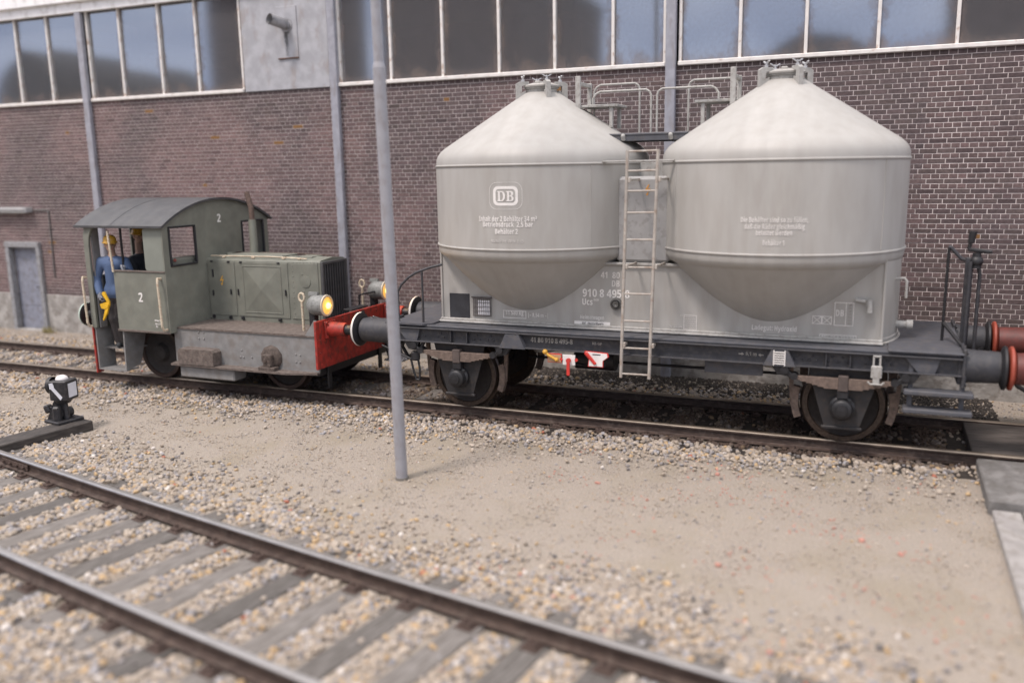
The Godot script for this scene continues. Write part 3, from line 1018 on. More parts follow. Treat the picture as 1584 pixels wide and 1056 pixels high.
func build_wagon() -> void:
	var t := thing("silo_wagon", V(0.085, 0, 0), "grey two-axle silo wagon with two conical tanks, ladder and white lettering", "wagon")
	var paint := M("wagon_grey", Color(0.372, 0.363, 0.340), 0.55, 0.0, {"var": 0.05, "scale": 0.35, "stretch": V(1.2, 0.3, 1.2), "dc": Color(0.235, 0.212, 0.175), "da": 0.36, "dlo": 0.3, "dhi": 1.0, "dscale": 0.32, "dstretch": V(2.0, 0.4, 2.0), "size": 512})
	var fit := M("fitting_grey", Color(0.36, 0.355, 0.335), 0.6, 0.0, {"var": 0.08, "dc": Color(0.2, 0.18, 0.155), "da": 0.5, "dscale": 2.0})
	var lad := M("ladder_grey", Color(0.38, 0.35, 0.31), 0.6, 0.0, {"var": 0.1, "dc": Color(0.22, 0.145, 0.10), "da": 0.6, "dlo": 0.5, "dhi": 0.8, "dscale": 0.9})
	var dark := M("underframe_dark", Color(0.036, 0.037, 0.043), 0.55, 0.0, {"var": 0.15, "scale": 0.9, "dc": Color(0.075, 0.070, 0.066), "da": 0.5, "dscale": 1.4})
	var deckm := M("deck_grey", Color(0.072, 0.075, 0.086), 0.6, 0.0, {"var": 0.12, "dc": Color(0.115, 0.105, 0.098), "da": 0.4, "dscale": 0.9})
	var black := M("grease_black", Color(0.016, 0.016, 0.018), 0.5, 0.0, {"var": 0.25, "scale": 2.0})
	var rusty := M("spring_rust", Color(0.165, 0.122, 0.098), 0.8, 0.0, {"var": 0.2, "scale": 2.0, "dc": Color(0.07, 0.055, 0.05), "da": 0.5, "dscale": 2.5})
	var wheel_m := M("wheel_rust", Color(0.026, 0.021, 0.019), 0.75, 0.1, {"var": 0.25, "scale": 2.0})
	var tyre_m := M("tyre_steel", Color(0.058, 0.042, 0.033), 0.4, 0.4, {"var": 0.3, "scale": 3.0})
	var white := M("lettering_white", Color(0.72, 0.70, 0.67), 0.6, 0.0, {"var": 0.06})
	var pale := M("lettering_pale", Color(0.64, 0.62, 0.59), 0.6, 0.0, {"var": 0.08})
	var red := M("warning_red", Color(0.55, 0.04, 0.03), 0.5, 0.0, {"var": 0.1})
	var yellow := M("warning_yellow", Color(0.62, 0.34, 0.05), 0.5, 0.0, {"var": 0.1})

	# --- tanks
	for k in 2:
		var xc := TLX if k == 0 else TRX
		var base := Transform3D(Basis(), V(xc, 0, 0))
		var sh := MB.new()
		sh.lathe(base, [Vector2(1.40, 2.150), Vector2(1.45, 2.180), Vector2(1.485, 2.215), Vector2(1.502, 2.255), Vector2(TR, 2.335), Vector2(TR, 3.40)], 96, 0, TAU, 0.6)
		var tank := part(t, "tank", sh, paint)
		var rim := MB.new()
		for yy in [2.333, 3.412]:
			rim.lathe(base, [Vector2(TR - 0.004, yy - 0.016), Vector2(TR + 0.012, yy - 0.013), Vector2(TR + 0.016, yy), Vector2(TR + 0.012, yy + 0.013), Vector2(TR - 0.004, yy + 0.016)], 96, 0, TAU, 0.2)
		part(tank, "weld_band", rim, paint)
		# upright weld beads
		for an in [-1.05, 0.78, 2.4]:
			var wd := MB.new()
			var an2: float = an + (0.18 if k == 1 else 0.0)
			wd.cyl(V(xc + sin(an2) * (TR + 0.0005), 2.36, cos(an2) * (TR + 0.0005)), V(xc + sin(an2) * (TR + 0.0005), 3.39, cos(an2) * (TR + 0.0005)), 0.005, -1, 6, false)
			part(tank, "weld_bead", wd, paint)
		var rf := MB.new()
		rf.lathe(base, [Vector2(TR, 3.40), Vector2(TR, 3.44), Vector2(1.500, 3.50), Vector2(1.478, 3.555), Vector2(1.44, 3.605), Vector2(1.385, 3.652), Vector2(0.25, 4.388), Vector2(0.22, 4.40)], 96, 0, TAU, 0.6)
		part(tank, "roof_cone", rf, paint)
		var hp := MB.new()
		hp.lathe(base, [Vector2(0.16, 0.72), Vector2(0.16, 0.98), Vector2(0.24, 1.045), Vector2(0.70, 1.432), Vector2(1.0, 1.724), Vector2(1.30, 2.04), Vector2(1.401, 2.151)], 96, 0, TAU, 0.6)
		part(tank, "hopper", hp, paint)
		# filling neck with lid, clamps and wing nuts
		var nk := MB.new()
		nk.lathe(base, [Vector2(0.215, 4.385), Vector2(0.215, 4.445), Vector2(0.235, 4.45), Vector2(0.235, 4.468)], 40)
		part(tank, "filling_neck", nk, fit)
		var ld := MB.new()
		ld.lathe(base, [Vector2(0.245, 4.466), Vector2(0.25, 4.472), Vector2(0.25, 4.492), Vector2(0.235, 4.502), Vector2(0.15, 4.528), Vector2(0.0, 4.54)], 40)
		ld.bev(V(xc, 4.53, 0.0), V(0.08, 0.04, 0.36), 0.01)
		var lid := part(tank, "lid", ld, paint)
		for q in 4:
			var an := -0.95 + q * TAU / 4
			var bas := Basis(Vector3.UP, an)
			var dir := bas * Vector3(0, 0, 1)
			var cb := MB.new()
			cb.prism(PackedVector2Array([Vector2(0.235, 4.385), Vector2(0.37, 4.30), Vector2(0.37, 4.52), Vector2(0.32, 4.55), Vector2(0.19, 4.55), Vector2(0.19, 4.51), Vector2(0.29, 4.49), Vector2(0.29, 4.40), Vector2(0.235, 4.43)]), -0.03, 0.03, Transform3D(bas * Basis(Vector3.UP, -PI / 2), V(xc, 0, 0)))
			part(lid, "clamp", cb, fit)
			var nut := MB.new()
			var np := V(xc, 4.545, 0) + dir * 0.27
			nut.cyl(np, np + V(0, 0.07, 0), 0.012, -1, 8)
			nut.cyl(np, np + V(0, 0.03, 0), 0.025, -1, 6)
			for sg in [-1.0, 1.0]:
				nut.box(np + V(0, 0.055, 0) + bas * V(sg * 0.04, 0.012 * 1.0, 0), V(0.06, 0.012, 0.022), bas * Basis(Vector3.BACK, sg * 0.5))
			part(lid, "wing_nut", nut, M("zinc", Color(0.5, 0.5, 0.5), 0.4, 0.4, {"var": 0.1}))
		# flat upright stay on the cone and the small step beside it
		var sgn := 1.0 if k == 0 else -1.0
		var sx := xc + sgn * (0.57 if k == 0 else 0.63)
		var st := MB.new()
		st.bev(V(sx, 4.335, 0.10), V(0.07, 0.50, 0.05), 0.006)
		st.bev(V(sx, 4.33, -0.42), V(0.06, 0.40, 0.05), 0.006)
		st.bev(V(sx, 4.49, -0.16), V(0.045, 0.05, 0.50), 0.006)
		part(tank, "stay", st, fit)
		var pf := MB.new()
		var px := xc + sgn * 0.86
		pf.bev(V(px, 4.185, -0.16), V(0.52, 0.035, 0.5), 0.006)
		pf.bev(V(px + sgn * 0.16, 4.03, 0.03), V(0.05, 0.28, 0.05), 0.006)
		pf.bev(V(px + sgn * 0.16, 4.03, -0.36), V(0.05, 0.28, 0.05), 0.006)
		part(tank, "step_plate", pf, fit)
		# inverted-U handrails
		for q in 2:
			var zz := -0.40 if q == 0 else 0.16
			var xa := xc + sgn * (0.64 if q == 0 else 0.80)
			var xb := xc + sgn * (1.30 if q == 0 else 1.60)
			var yt := 4.50 if q == 0 else 4.36
			var yb := 4.08 if q == 0 else 4.20
			var hr := MB.new()
			hr.tube([V(xa, yb, zz), V(xa, yt - 0.09, zz), V(xa + sgn * 0.04, yt - 0.03, zz), V(xa + sgn * 0.10, yt, zz), V(xb - sgn * 0.07, yt, zz), V(xb - sgn * 0.02, yt - 0.03, zz), V(xb, yt - 0.08, zz), V(xb, 3.80, zz)], 0.0145, 8)
			part(tank, "handrail", hr, fit)
		# saddle skirt end, curved with the tank
		var sk := MB.new()
		var r := TR - 0.025
		if k == 1:
			sk.lathe(base, [Vector2(r, 1.225), Vector2(r, 2.30)], 36, acos(PZ / r), PI / 2 + (PI / 2 - acos(PZ / r)))
		else:
			sk.lathe(base, [Vector2(r, 1.225), Vector2(r, 2.30)], 36, -PI / 2 - (PI / 2 - acos(PZ / r)), -PI / 2 + (PI / 2 - acos(PZ / r)))
		part(t, "skirt_end", sk, paint)
		var ft := MB.new()
		for yy in [[1.222, 0.035, 0.03], [1.275, 0.012, 0.02]]:
			var am: float = PI / 2 if k == 1 else -PI / 2
			var hw: float = PI / 2 - acos(PZ / r)
			ft.lathe(base, [Vector2(r - 0.01, yy[0] - yy[2]), Vector2(r + yy[1], yy[0] - yy[2]), Vector2(r + yy[1], yy[0] + yy[2] * 0.5), Vector2(r - 0.01, yy[0] + yy[2])], 36, am - hw, am + hw)
		part(t, "foot_ring", ft, paint)

	# --- saddle plates, one each side, and the mouldings at their foot
	for s in [1.0, -1.0]:
		var pl := MB.new()
		var hc := sqrt((TR - 0.025) * (TR - 0.025) - PZ * PZ)
		pl.bb(V(TLX - hc, 1.22, s * PZ - 0.012), V(TRX + hc, 2.10, s * PZ))
		for q in [[TLX - hc, TLX - hc + 0.20], [TRX + hc - 0.20, TRX + hc]]:
			pl.bb(V(q[0], 2.10, s * PZ - 0.012), V(q[1], 2.27, s * PZ))
		var sp := part(t, "saddle_plate", pl, paint)
		var mo := MB.new()
		mo.bev(V(0.085, 1.235, s * (PZ + 0.05)), V(TRX - TLX + 2 * hc + 0.04, 0.03, 0.10), 0.008)
		mo.bev(V(0.085, 1.262, s * (PZ + 0.025)), V(TRX - TLX + 2 * hc + 0.02, 0.03, 0.05), 0.008)
		part(sp, "foot_moulding", mo, fit)
		var lg := MB.new()
		lg.bev(V(0.075, 2.112, s * PZ), V(1.10, 0.035, 0.09), 0.006)
		part(sp, "ledge", lg, fit)
		var ed := MB.new()
		ed.bev(V(TRX + hc - 0.005, 1.77, s * (PZ + 0.005)), V(0.03, 1.06, 0.03), 0.006)
		ed.bev(V(TLX - hc + 0.005, 1.77, s * (PZ + 0.005)), V(0.03, 1.06, 0.03), 0.006)
		part(sp, "edge_strip", ed, paint)
	# panel between the tanks
	var pn := MB.new()
	pn.bev(V(0.09, 2.685, 0.66), V(0.71, 1.11, 0.12), 0.05)
	var panel := part(t, "middle_panel", pn, M("panel_grey", Color(0.30, 0.298, 0.292), 0.6, 0.0, {"var": 0.06, "dc": Color(0.20, 0.19, 0.18), "da": 0.5, "dscale": 0.8}))
	var gr := MB.new()
	gr.bev(V(0.085, 3.30, 0.25), V(0.60, 0.24, 0.05), 0.008)
	gr.bev(V(0.085, 3.43, 0.95), V(0.92, 0.022, 0.05), 0.006)
	part(t, "cross_beam", gr, fit)
	var orange := M("flash_orange", Color(0.62, 0.28, 0.04), 0.6, 0.0, {"var": 0.1})
	flash(panel, V(0.15, 3.0, 0.7215), 0.135, orange)
	# walkway between the tanks
	var wk := MB.new()
	wk.bev(V(0.055, 3.78, 0.10), V(1.06, 0.03, 0.62), 0.008)
	wk.bev(V(0.055, 3.735, 0.385), V(1.06, 0.085, 0.03), 0.006)
	wk.bev(V(0.055, 3.735, -0.185), V(1.06, 0.085, 0.03), 0.006)
	var walk := part(t, "walkway", wk, deckm)
	var wb := MB.new()
	for x in [-0.26, 0.37]:
		wb.cyl(V(x, 3.715, 0.395), V(x, 3.76, 0.425), 0.03, -1, 12)
		wb.ball(V(x, 3.76, 0.425), 0.03, 10, 6)
	part(walk, "rail_socket", wb, fit)
	var br := MB.new()
	br.bev(V(-0.36, 3.62, -0.1), V(0.05, 0.26, 0.3), 0.006)
	br.bev(V(0.47, 3.62, -0.1), V(0.05, 0.26, 0.3), 0.006)
	part(walk, "bracket", br, dark)

	# --- ladder
	var l0 := [V(-0.052, 0.695, 1.20), V(0.318, 0.70, 1.20)]
	var l1 := [V(0.015, 3.56, 1.20), V(0.395, 3.565, 1.20)]
	var lnode: MeshInstance3D
	for k in 2:
		var lr := MB.new()
		lr.tube([l0[k], l1[k]], 0.021, 10)
		var o := part(t if k == 0 else lnode, "ladder" if k == 0 else "stile", lr, lad)
		if k == 0:
			lnode = o
	for y in [0.745, 1.085, 1.437, 1.785, 2.12, 2.466, 2.80, 3.065, 3.31, 3.545]:
		var f: float = (y - 0.695) / (3.56 - 0.695)
		var rg := MB.new()
		rg.cyl(l0[0].lerp(l1[0], f), l0[1].lerp(l1[1], f), 0.0125, -1, 8)
		part(lnode, "rung", rg, lad)
	var lc := MB.new()
	for q in [[2.13, 0.74], [3.20, 0.72], [1.13, 1.10]]:
		for k in 2:
			var f2: float = (q[0] - 0.695) / 2.865
			var p0: Vector3 = l0[k].lerp(l1[k], f2) + V(0.035, 0, 0)
			lc.bev(p0, V(0.03, 0.06, 0.05), 0.006)
			lc.bb(V(p0.x - 0.012, p0.y - 0.014, q[1]), V(p0.x + 0.012, p0.y + 0.014, p0.z))
	part(lnode, "ladder_bracket", lc, lad)

	build_wagon_frame(t, dark, deckm, black, rusty, wheel_m, tyre_m, red, yellow, white, pale, fit)
	build_wagon_lettering(t, white, pale, fit, black)

func flash(parent: Node3D, at: Vector3, h: float, mat: Material) -> void:
	# high-voltage arrow
	var p := PackedVector2Array([Vector2(0.10, 1.0), Vector2(-0.28, 0.42), Vector2(0.10, 0.50), Vector2(-0.04, 0.12), Vector2(-0.16, 0.16), Vector2(-0.04, -0.06), Vector2(0.12, 0.16), Vector2(0.04, 0.16), Vector2(0.26, 0.66), Vector2(-0.04, 0.56), Vector2(0.20, 1.0)])
	for k in p.size():
		p[k] = p[k] * h
	var mb := MB.new()
	mb.prism(p, 0.0, 0.004, Transform3D(Basis(), at))
	part(parent, "warning_flash", mb, mat)

func build_wagon_frame(t: Node3D, dark: Material, deckm: Material, black: Material, rusty: Material, wheel_m: Material, tyre_m: Material, red: Material, yellow: Material, white: Material, pale: Material, fit: Material) -> void:
	var X0 := -3.52
	var X1 := 3.88
	# deck
	var dk := MB.new()
	dk.bev(V((X0 + X1) / 2, 1.195, 0), V(X1 - X0 - 0.02, 0.03, 2.14), 0.006)
	var deck := part(t, "deck", dk, deckm)
	var ep := MB.new()
	ep.prism(PackedVector2Array([Vector2(X0 - 0.06, -1.12), Vector2(-2.98, -1.12), Vector2(-2.86, -1.0), Vector2(-2.86, 1.0), Vector2(-2.98, 1.12), Vector2(X0 - 0.06, 1.12)]), -1.235, -1.212, Transform3D(Basis(Vector3.RIGHT, PI / 2), Vector3.ZERO))
	ep.bev(V(3.50, 1.223, 0), V(0.80, 0.022, 2.22), 0.005)
	part(deck, "end_platform", ep, deckm)
	# solebars: channels with the flanges outwards
	for s in [1.0, -1.0]:
		var sb := MB.new()
		sb.bb(V(X0, 0.97, s * 1.035 - 0.006), V(X1, 1.18, s * 1.035 + 0.006))
		sb.bev(V((X0 + X1) / 2, 1.168, s * 1.075), V(X1 - X0, 0.018, 0.09), 0.004)
		sb.bev(V((X0 + X1) / 2, 0.975, s * 1.075), V(X1 - X0, 0.016, 0.09), 0.004)
		for x in [-2.55, -2.30, 2.70, 2.43]:
			sb.bev(V(x, 1.07, s * 1.07), V(0.014, 0.18, 0.06), 0.003)
		var sole := part(t, "solebar", sb, dark)
		var rv := MB.new()
		for x0 in [-3.02, -2.72, -2.16, -1.95, 2.12, 2.28, 2.50, 2.62, 2.92, 3.10]:
			for q in [[0.0, 1.10], [-0.045, 1.045], [0.045, 1.045]]:
				rv.ball(V(x0 + q[0], q[1], s * 1.045), 0.013, 6, 4)
		var rn := part(sole, "rivets", rv, dark)
		rn.set_meta("kind", "stuff")
		# lifting brackets
		for x in [-1.60, 1.90]:
			var bk := MB.new()
			bk.prism(PackedVector2Array([Vector2(x - 0.19, 0.965), Vector2(x + 0.19, 0.965), Vector2(x + 0.10, 1.155), Vector2(x - 0.10, 1.155)]), s * 1.09 - 0.05, s * 1.09 + 0.05)
			part(sole, "jacking_bracket", bk, deckm)
		# inclined legs at the ends, carrying the headstock
		for x in [-3.20, 3.50]:
			var lg := MB.new()
			lg.prism(PackedVector2Array([Vector2(x - 0.22, 1.16), Vector2(x - 0.05, 0.96), Vector2(x + 0.10, 0.96), Vector2(x + 0.16, 1.16)]), s * 1.06 - 0.02, s * 1.06 + 0.02)
			part(sole, "gusset", lg, deckm)
	# a louvred plate on the near bracket by the right-hand axle
	var lv := MB.new()
	for k in 6:
		lv.bev(V(1.90, 0.995 + k * 0.028, 1.146), V(0.13, 0.014, 0.012), 0.003)
	lv.bev(V(1.835, 1.065, 1.146), V(0.014, 0.19, 0.013), 0.003)
	lv.bev(V(1.965, 1.065, 1.146), V(0.014, 0.19, 0.013), 0.003)
	part(t, "tiedown_grid", lv, pale)
	# headstocks
	for x in [X0, X1]:
		var hs := MB.new()
		hs.bev(V(x, 1.02, 0), V(0.09, 0.30, 2.12), 0.012)
		var hn := part(t, "headstock", hs, dark)
		var sg := signf(x)
		# draw hook and coupling
		var hk := MB.new()
		hk.bev(V(x + sg * 0.10, 1.03, 0), V(0.16, 0.09, 0.05), 0.012)
		hk.prism(PackedVector2Array([Vector2(x + sg * 0.12, 0.99), Vector2(x + sg * 0.26, 0.97), Vector2(x + sg * 0.32, 1.03), Vector2(x + sg * 0.30, 1.12), Vector2(x + sg * 0.25, 1.10), Vector2(x + sg * 0.26, 1.04), Vector2(x + sg * 0.18, 1.06)]), -0.02, 0.02)
		part(hn, "draw_hook", hk, black)
	buffer(t, V(X0, 1.056, 0.875), -4.185, 0.175, 0.25, dark, black, black, pale, 0.85)
	buffer(t, V(X0, 1.056, -0.875), -4.185, 0.175, 0.25, dark, black, black, pale, 0.85)
	buffer(t, V(X1, 1.056, 0.875), 4.345, 0.18, 0.25, dark, black, black, null, 0.86)
	buffer(t, V(X1, 1.056, -0.875), 4.345, 0.18, 0.25, dark, black, black, null, 0.86)
	# screw coupling to the locomotive
	var sc := MB.new()
	sc.tube([V(-3.80, 1.00, -0.04), V(-4.05, 0.98, -0.06), V(-4.30, 1.03, -0.05), V(-4.50, 1.08, -0.04)], 0.022, 8)
	sc.tube([V(-3.80, 1.00, 0.04), V(-4.05, 0.98, 0.06), V(-4.30, 1.03, 0.05), V(-4.50, 1.08, 0.04)], 0.022, 8)
	sc.cyl(V(-4.05, 0.98, -0.09), V(-4.05, 0.98, 0.09), 0.035, -1, 10)
	sc.cyl(V(-4.30, 1.03, -0.08), V(-4.30, 1.03, 0.08), 0.035, -1, 10)
	part(t, "screw_coupling", sc, black)
	# wheels, axle guards, boxes and springs
	for x in [-2.465, 2.635]:
		wheelset(t, x, 0.48, wheel_m, tyre_m)
		for s in [1.0, -1.0]:
			var z: float = s * 0.985
			var g := MB.new()
			g.prism(PackedVector2Array([Vector2(x - 0.40, 0.96), Vector2(x + 0.40, 0.96), Vector2(x + 0.34, 0.70), Vector2(x + 0.20, 0.24), Vector2(x - 0.20, 0.24), Vector2(x - 0.34, 0.70)]), z - 0.012, z + 0.012)
			g.bev(V(x, 0.225, z + s * 0.01), V(0.46, 0.035, 0.05), 0.006)
			var guard := part(t, "axle_guard", g, M("guard_black", Color(0.022, 0.021, 0.022), 0.55, 0.0, {"var": 0.2, "dc": Color(0.05, 0.038, 0.03), "da": 0.45, "dscale": 1.2}))
			var ab := MB.new()
			var bx := Transform3D(Basis(Vector3.RIGHT, PI / 2 * s), V(x, 0.48, z))
			ab.lathe(bx, [Vector2(0.15, 0.0), Vector2(0.15, 0.06), Vector2(0.125, 0.08), Vector2(0.12, 0.15), Vector2(0.105, 0.17), Vector2(0.07, 0.175), Vector2(0.065, 0.19), Vector2(0.0, 0.195)], 24)
			for q in 6:
				var an := TAU * q / 6 + 0.3
				ab.cyl(bx * V(cos(an) * 0.135, 0.05, sin(an) * 0.135), bx * V(cos(an) * 0.135, 0.085, sin(an) * 0.135), 0.016, -1, 6)
			ab.bev(V(x, 0.655, z + s * 0.07), V(0.13, 0.10, 0.10), 0.01)
			part(guard, "axle_box", ab, black)
			# leaf spring
			var zs: float = z + s * 0.075
			for k in 8:
				var lf := MB.new()
				var half := 0.55 - maxi(0, k - 2) * 0.066
				var yy := 0.845 - k * 0.0165
				lf.bev(V(x, yy, zs), V(half * 2, 0.0145, 0.085), 0.003)
				part(guard, "spring_leaf", lf, rusty)
			var bd := MB.new()
			bd.bev(V(x, 0.795, zs), V(0.115, 0.19, 0.115), 0.008)
			part(guard, "spring_buckle", bd, M("buckle_rust", Color(0.085, 0.066, 0.058), 0.8, 0.0, {"var": 0.2}))
			for e in [-1.0, 1.0]:
				var sh := MB.new()
				var hx: float = x + e * 0.60
				sh.cyl(V(hx - e * 0.04, 0.845, zs - 0.06), V(hx - e * 0.04, 0.845, zs + 0.06), 0.045, -1, 12)
				sh.bev(V(hx + e * 0.03, 0.875, zs), V(0.13, 0.06, 0.10), 0.012, Basis(Vector3.BACK, e * 0.7))
				sh.cyl(V(hx + e * 0.07, 0.92, zs - 0.07), V(hx + e * 0.07, 0.92, zs + 0.07), 0.05, -1, 12)
				sh.prism(PackedVector2Array([Vector2(hx - e * 0.02, 0.98), Vector2(hx + e * 0.24, 0.98), Vector2(hx + e * 0.16, 0.86), Vector2(hx + e * 0.05, 0.84)]), zs - 0.04, zs + 0.04)
				part(guard, "spring_hanger", sh, black)
			# brake shoes
			for e in [-1.0, 1.0]:
				var bs := MB.new()
				var pts := PackedVector2Array()
				for k in 6:
					var an := (0.30 - 0.14 * k) + 0.0
					pts.append(Vector2(x + e * cos(an) * 0.525, 0.48 + sin(an) * 0.525))
				for k in 6:
					var an := (0.30 - 0.14 * (5 - k))
					pts.append(Vector2(x + e * cos(an) * 0.61, 0.48 + sin(an) * 0.60))
				bs.prism(pts, s * 0.7525 - 0.045, s * 0.7525 + 0.045)
				bs.prism(PackedVector2Array([Vector2(x + e * 0.60, 0.96), Vector2(x + e * 0.66, 0.96), Vector2(x + e * 0.62, 0.40), Vector2(x + e * 0.575, 0.40)]), s * 0.7525 - 0.02, s * 0.7525 + 0.02)
				part(t, "brake_shoe", bs, rusty)
	# brake gear and air cylinder below the frame
	var cy := MB.new()
	cy.cyl(V(-0.98, 0.70, 0.2), V(-0.40, 0.70, 0.2), 0.16, -1, 20)
	cy.bb(V(-1.0, 0.86, 0.1), V(-0.9, 1.17, 0.3))
	cy.bb(V(-0.5, 0.86, 0.1), V(-0.4, 1.17, 0.3))
	part(t, "brake_cylinder", cy, black)
	var rr := MB.new()
	rr.tube([V(-1.8, 0.62, 0.0), V(1.9, 0.62, 0.0)], 0.02, 8)
	rr.tube([V(-1.25, 0.72, 0.55), V(-0.75, 0.68, 0.6), V(-0.35, 0.78, 0.95)], 0.022, 8)
	part(t, "brake_rod", rr, black)
	var tk := MB.new()
	tk.cyl(V(0.8, 0.82, -0.35), V(1.75, 0.82, -0.35), 0.19, -1, 20)
	part(t, "air_tank", tk, black)
	var bxp := MB.new()
	bxp.bev(V(1.33, 0.86, 0.92), V(0.72, 0.16, 0.03), 0.006)
	part(t, "side_plate", bxp, deckm)
	for s in [-1.0, 1.0]:
		var fr := MB.new()
		fr.bb(V(X0, 0.98, s * 0.36 - 0.03), V(X1, 1.17, s * 0.36 + 0.03))
		part(t, "centre_sill", fr, black)
	var cross := MB.new()
	for x in [-2.9, -1.6, 0.1, 1.7, 3.1]:
		cross.bb(V(x - 0.05, 1.0, -1.02), V(x + 0.05, 1.17, 1.02))
	part(t, "cross_members", cross, black)
	# changeover levers with their backing plates
	var q1 := MB.new()
	q1.bev(V(-0.985, 0.875, 1.125), V(0.20, 0.125, 0.012), 0.003)
	var p1 := part(t, "lever_plate", q1, red)
	var q1b := MB.new()
	q1b.bev(V(-0.985, 0.872, 1.133), V(0.185, 0.10, 0.006), 0.002)
	part(p1, "plate_face", q1b, M("plate_face_tan", Color(0.42, 0.27, 0.16), 0.6))
	var q1c := MB.new()
	q1c.tube([V(-1.10, 0.955, 1.17), V(-1.06, 0.915, 1.165), V(-0.95, 0.86, 1.16)], 0.020, 8)
	q1c.ball(V(-1.105, 0.96, 1.17), 0.036, 10, 6)
	q1c.ball(V(-0.95, 0.86, 1.155), 0.03, 10, 6)
	part(p1, "lever", q1c, yellow)
	var q2 := MB.new()
	q2.bev(V(-0.785, 0.86, 1.125), V(0.175, 0.14, 0.012), 0.003)
	var p2 := part(t, "lever_plate", q2, white)
	var q2r := MB.new()
	for e in [-1.0, 1.0]:
		q2r.cyl(V(-0.785 + e * 0.105, 0.865, 1.12), V(-0.785 + e * 0.105, 0.865, 1.14), 0.025, -1, 4)
	q2r.cyl(V(-0.785, 0.855, 1.12), V(-0.785, 0.855, 1.16), 0.033, -1, 12)
	q2r.bev(V(-0.788, 0.755, 1.15), V(0.045, 0.21, 0.022), 0.008)
	part(p2, "lever", q2r, red)
	var q3 := MB.new()
	var yp := PackedVector2Array([Vector2(-0.52, 0.79), Vector2(-0.31, 0.79), Vector2(-0.31, 0.875), Vector2(-0.235, 0.935), Vector2(-0.245, 0.985), Vector2(-0.56, 1.0), Vector2(-0.57, 0.96), Vector2(-0.51, 0.89)])
	q3.prism(yp, 1.12, 1.132)
	var p3 := part(t, "lever_plate", q3, red)
	var ins := PackedVector2Array()
	var ctr := Vector2(-0.40, 0.895)
	for a in yp:
		ins.append(ctr + (a - ctr) * 0.90)
	var q3w := MB.new()
	q3w.prism(ins, 1.132, 1.137)
	part(p3, "plate_face", q3w, white)
	var q3r := MB.new()
	q3r.bev(V(-0.475, 0.905, 1.152), V(0.042, 0.20, 0.022), 0.008, Basis(Vector3.BACK, 0.72))
	part(p3, "lever", q3r, red)
	var q3k := MB.new()
	q3k.bev(V(-0.40, 0.958, 1.1385), V(0.11, 0.012, 0.004), 0.001)
	part(p3, "print_line", q3k, black)
	# label holder with paper and the black chalk panel
	var bpn := MB.new()
	bpn.bev(V(-2.5810, 1.4330, 0.7030), V(0.315, 0.39, 0.012), 0.003)
	part(t, "chalk_panel", bpn, M("chalk_black", Color(0.026, 0.027, 0.032), 0.75, 0.0, {"var": 0.15}))
	var bh := MB.new()
	bh.bev(V(-2.2260, 1.4480, 0.7060), V(0.285, 0.27, 0.016), 0.004)
	var hold := part(t, "label_holder", bh, M("holder_grey", Color(0.20, 0.19, 0.18), 0.6))
	var pa := MB.new()
	pa.bb(V(-2.2860, 1.3380, 0.7150), V(-2.1060, 1.5430, 0.7175))
	part(hold, "paper", pa, M("paper_white", Color(0.74, 0.73, 0.74), 0.7, 0.0, {"var": 0.06, "scale": 6.0}))
	var wi := MB.new()
	for k in 9:
		wi.cyl(V(-2.3560 + k * 0.0325, 1.3130, 0.7260), V(-2.3560 + k * 0.0325, 1.5830, 0.7260), 0.0032, -1, 5, false)
	for k in 5:
		wi.cyl(V(-2.3660, 1.3330 + k * 0.06, 0.7280), V(-2.0860, 1.3330 + k * 0.06, 0.7280), 0.0032, -1, 5, false)
	wi.bev(V(-2.2260, 1.5880, 0.7260), V(0.31, 0.014, 0.03), 0.003)
	part(hold, "wire_guard", wi, M("wire", Color(0.12, 0.11, 0.11), 0.5, 0.4))
	# valve on the saddle plate
	var vv := MB.new()
	vv.lathe(Transform3D(Basis(Vector3.RIGHT, PI / 2), V(-0.253, 1.574, PZ)), [Vector2(0.078, 0.0), Vector2(0.078, 0.05), Vector2(0.06, 0.055), Vector2(0.06, 0.03), Vector2(0.04, 0.03), Vector2(0.04, 0.07), Vector2(0.02, 0.07), Vector2(0.0, 0.06)], 28)
	part(t, "valve", vv, M("valve_iron", Color(0.11, 0.108, 0.10), 0.5, 0.3, {"var": 0.2, "scale": 3.0}))
	# end handrails
	var e1 := MB.new()
	e1.tube([V(-3.42, 1.24, 1.0), V(-3.42, 1.66, 1.0), V(-3.36, 1.76, 1.0), V(-3.24, 1.87, 1.0), V(-3.10, 1.95, 1.0), V(-2.90, 2.02, 0.97), V(-2.74, 2.06, 0.90)], 0.018, 8)
	e1.tube([V(-3.02, 1.24, 1.0), V(-3.02, 1.96, 1.0)], 0.018, 8)
	part(t, "end_handrail", e1, dark)
	# hand-brake column and its rail at the other end
	var hb := MB.new()
	hb.bev(V(3.93, 1.72, 0.32), V(0.085, 1.05, 0.07), 0.01)
	hb.cyl(V(3.935, 1.2, 0.40), V(3.935, 2.20, 0.40), 0.022, -1, 10)
	hb.tube([V(4.05, 1.0, 0.30), V(4.05, 2.05, 0.30), V(4.03, 2.13, 0.30), V(3.96, 2.18, 0.30), V(3.84, 2.23, 0.30), V(3.72, 2.36, 0.30), V(3.70, 2.36, 0.30)], 0.022, 8)
	var hbn := part(t, "hand_brake_column", hb, dark)
	var hb2 := MB.new()
	hb2.cyl(V(4.0, 2.12, 0.33), V(4.0, 2.30, 0.33), 0.06, 0.045, 14)
	hb2.ball(V(4.0, 2.20, 0.33), 0.075, 14, 8)
	hb2.bev(V(4.03, 2.325, 0.33), V(0.26, 0.045, 0.05), 0.012, Basis(Vector3.BACK, -0.12))
	hb2.cyl(V(3.91, 2.34, 0.33), V(3.93, 2.44, 0.33), 0.022, -1, 10)
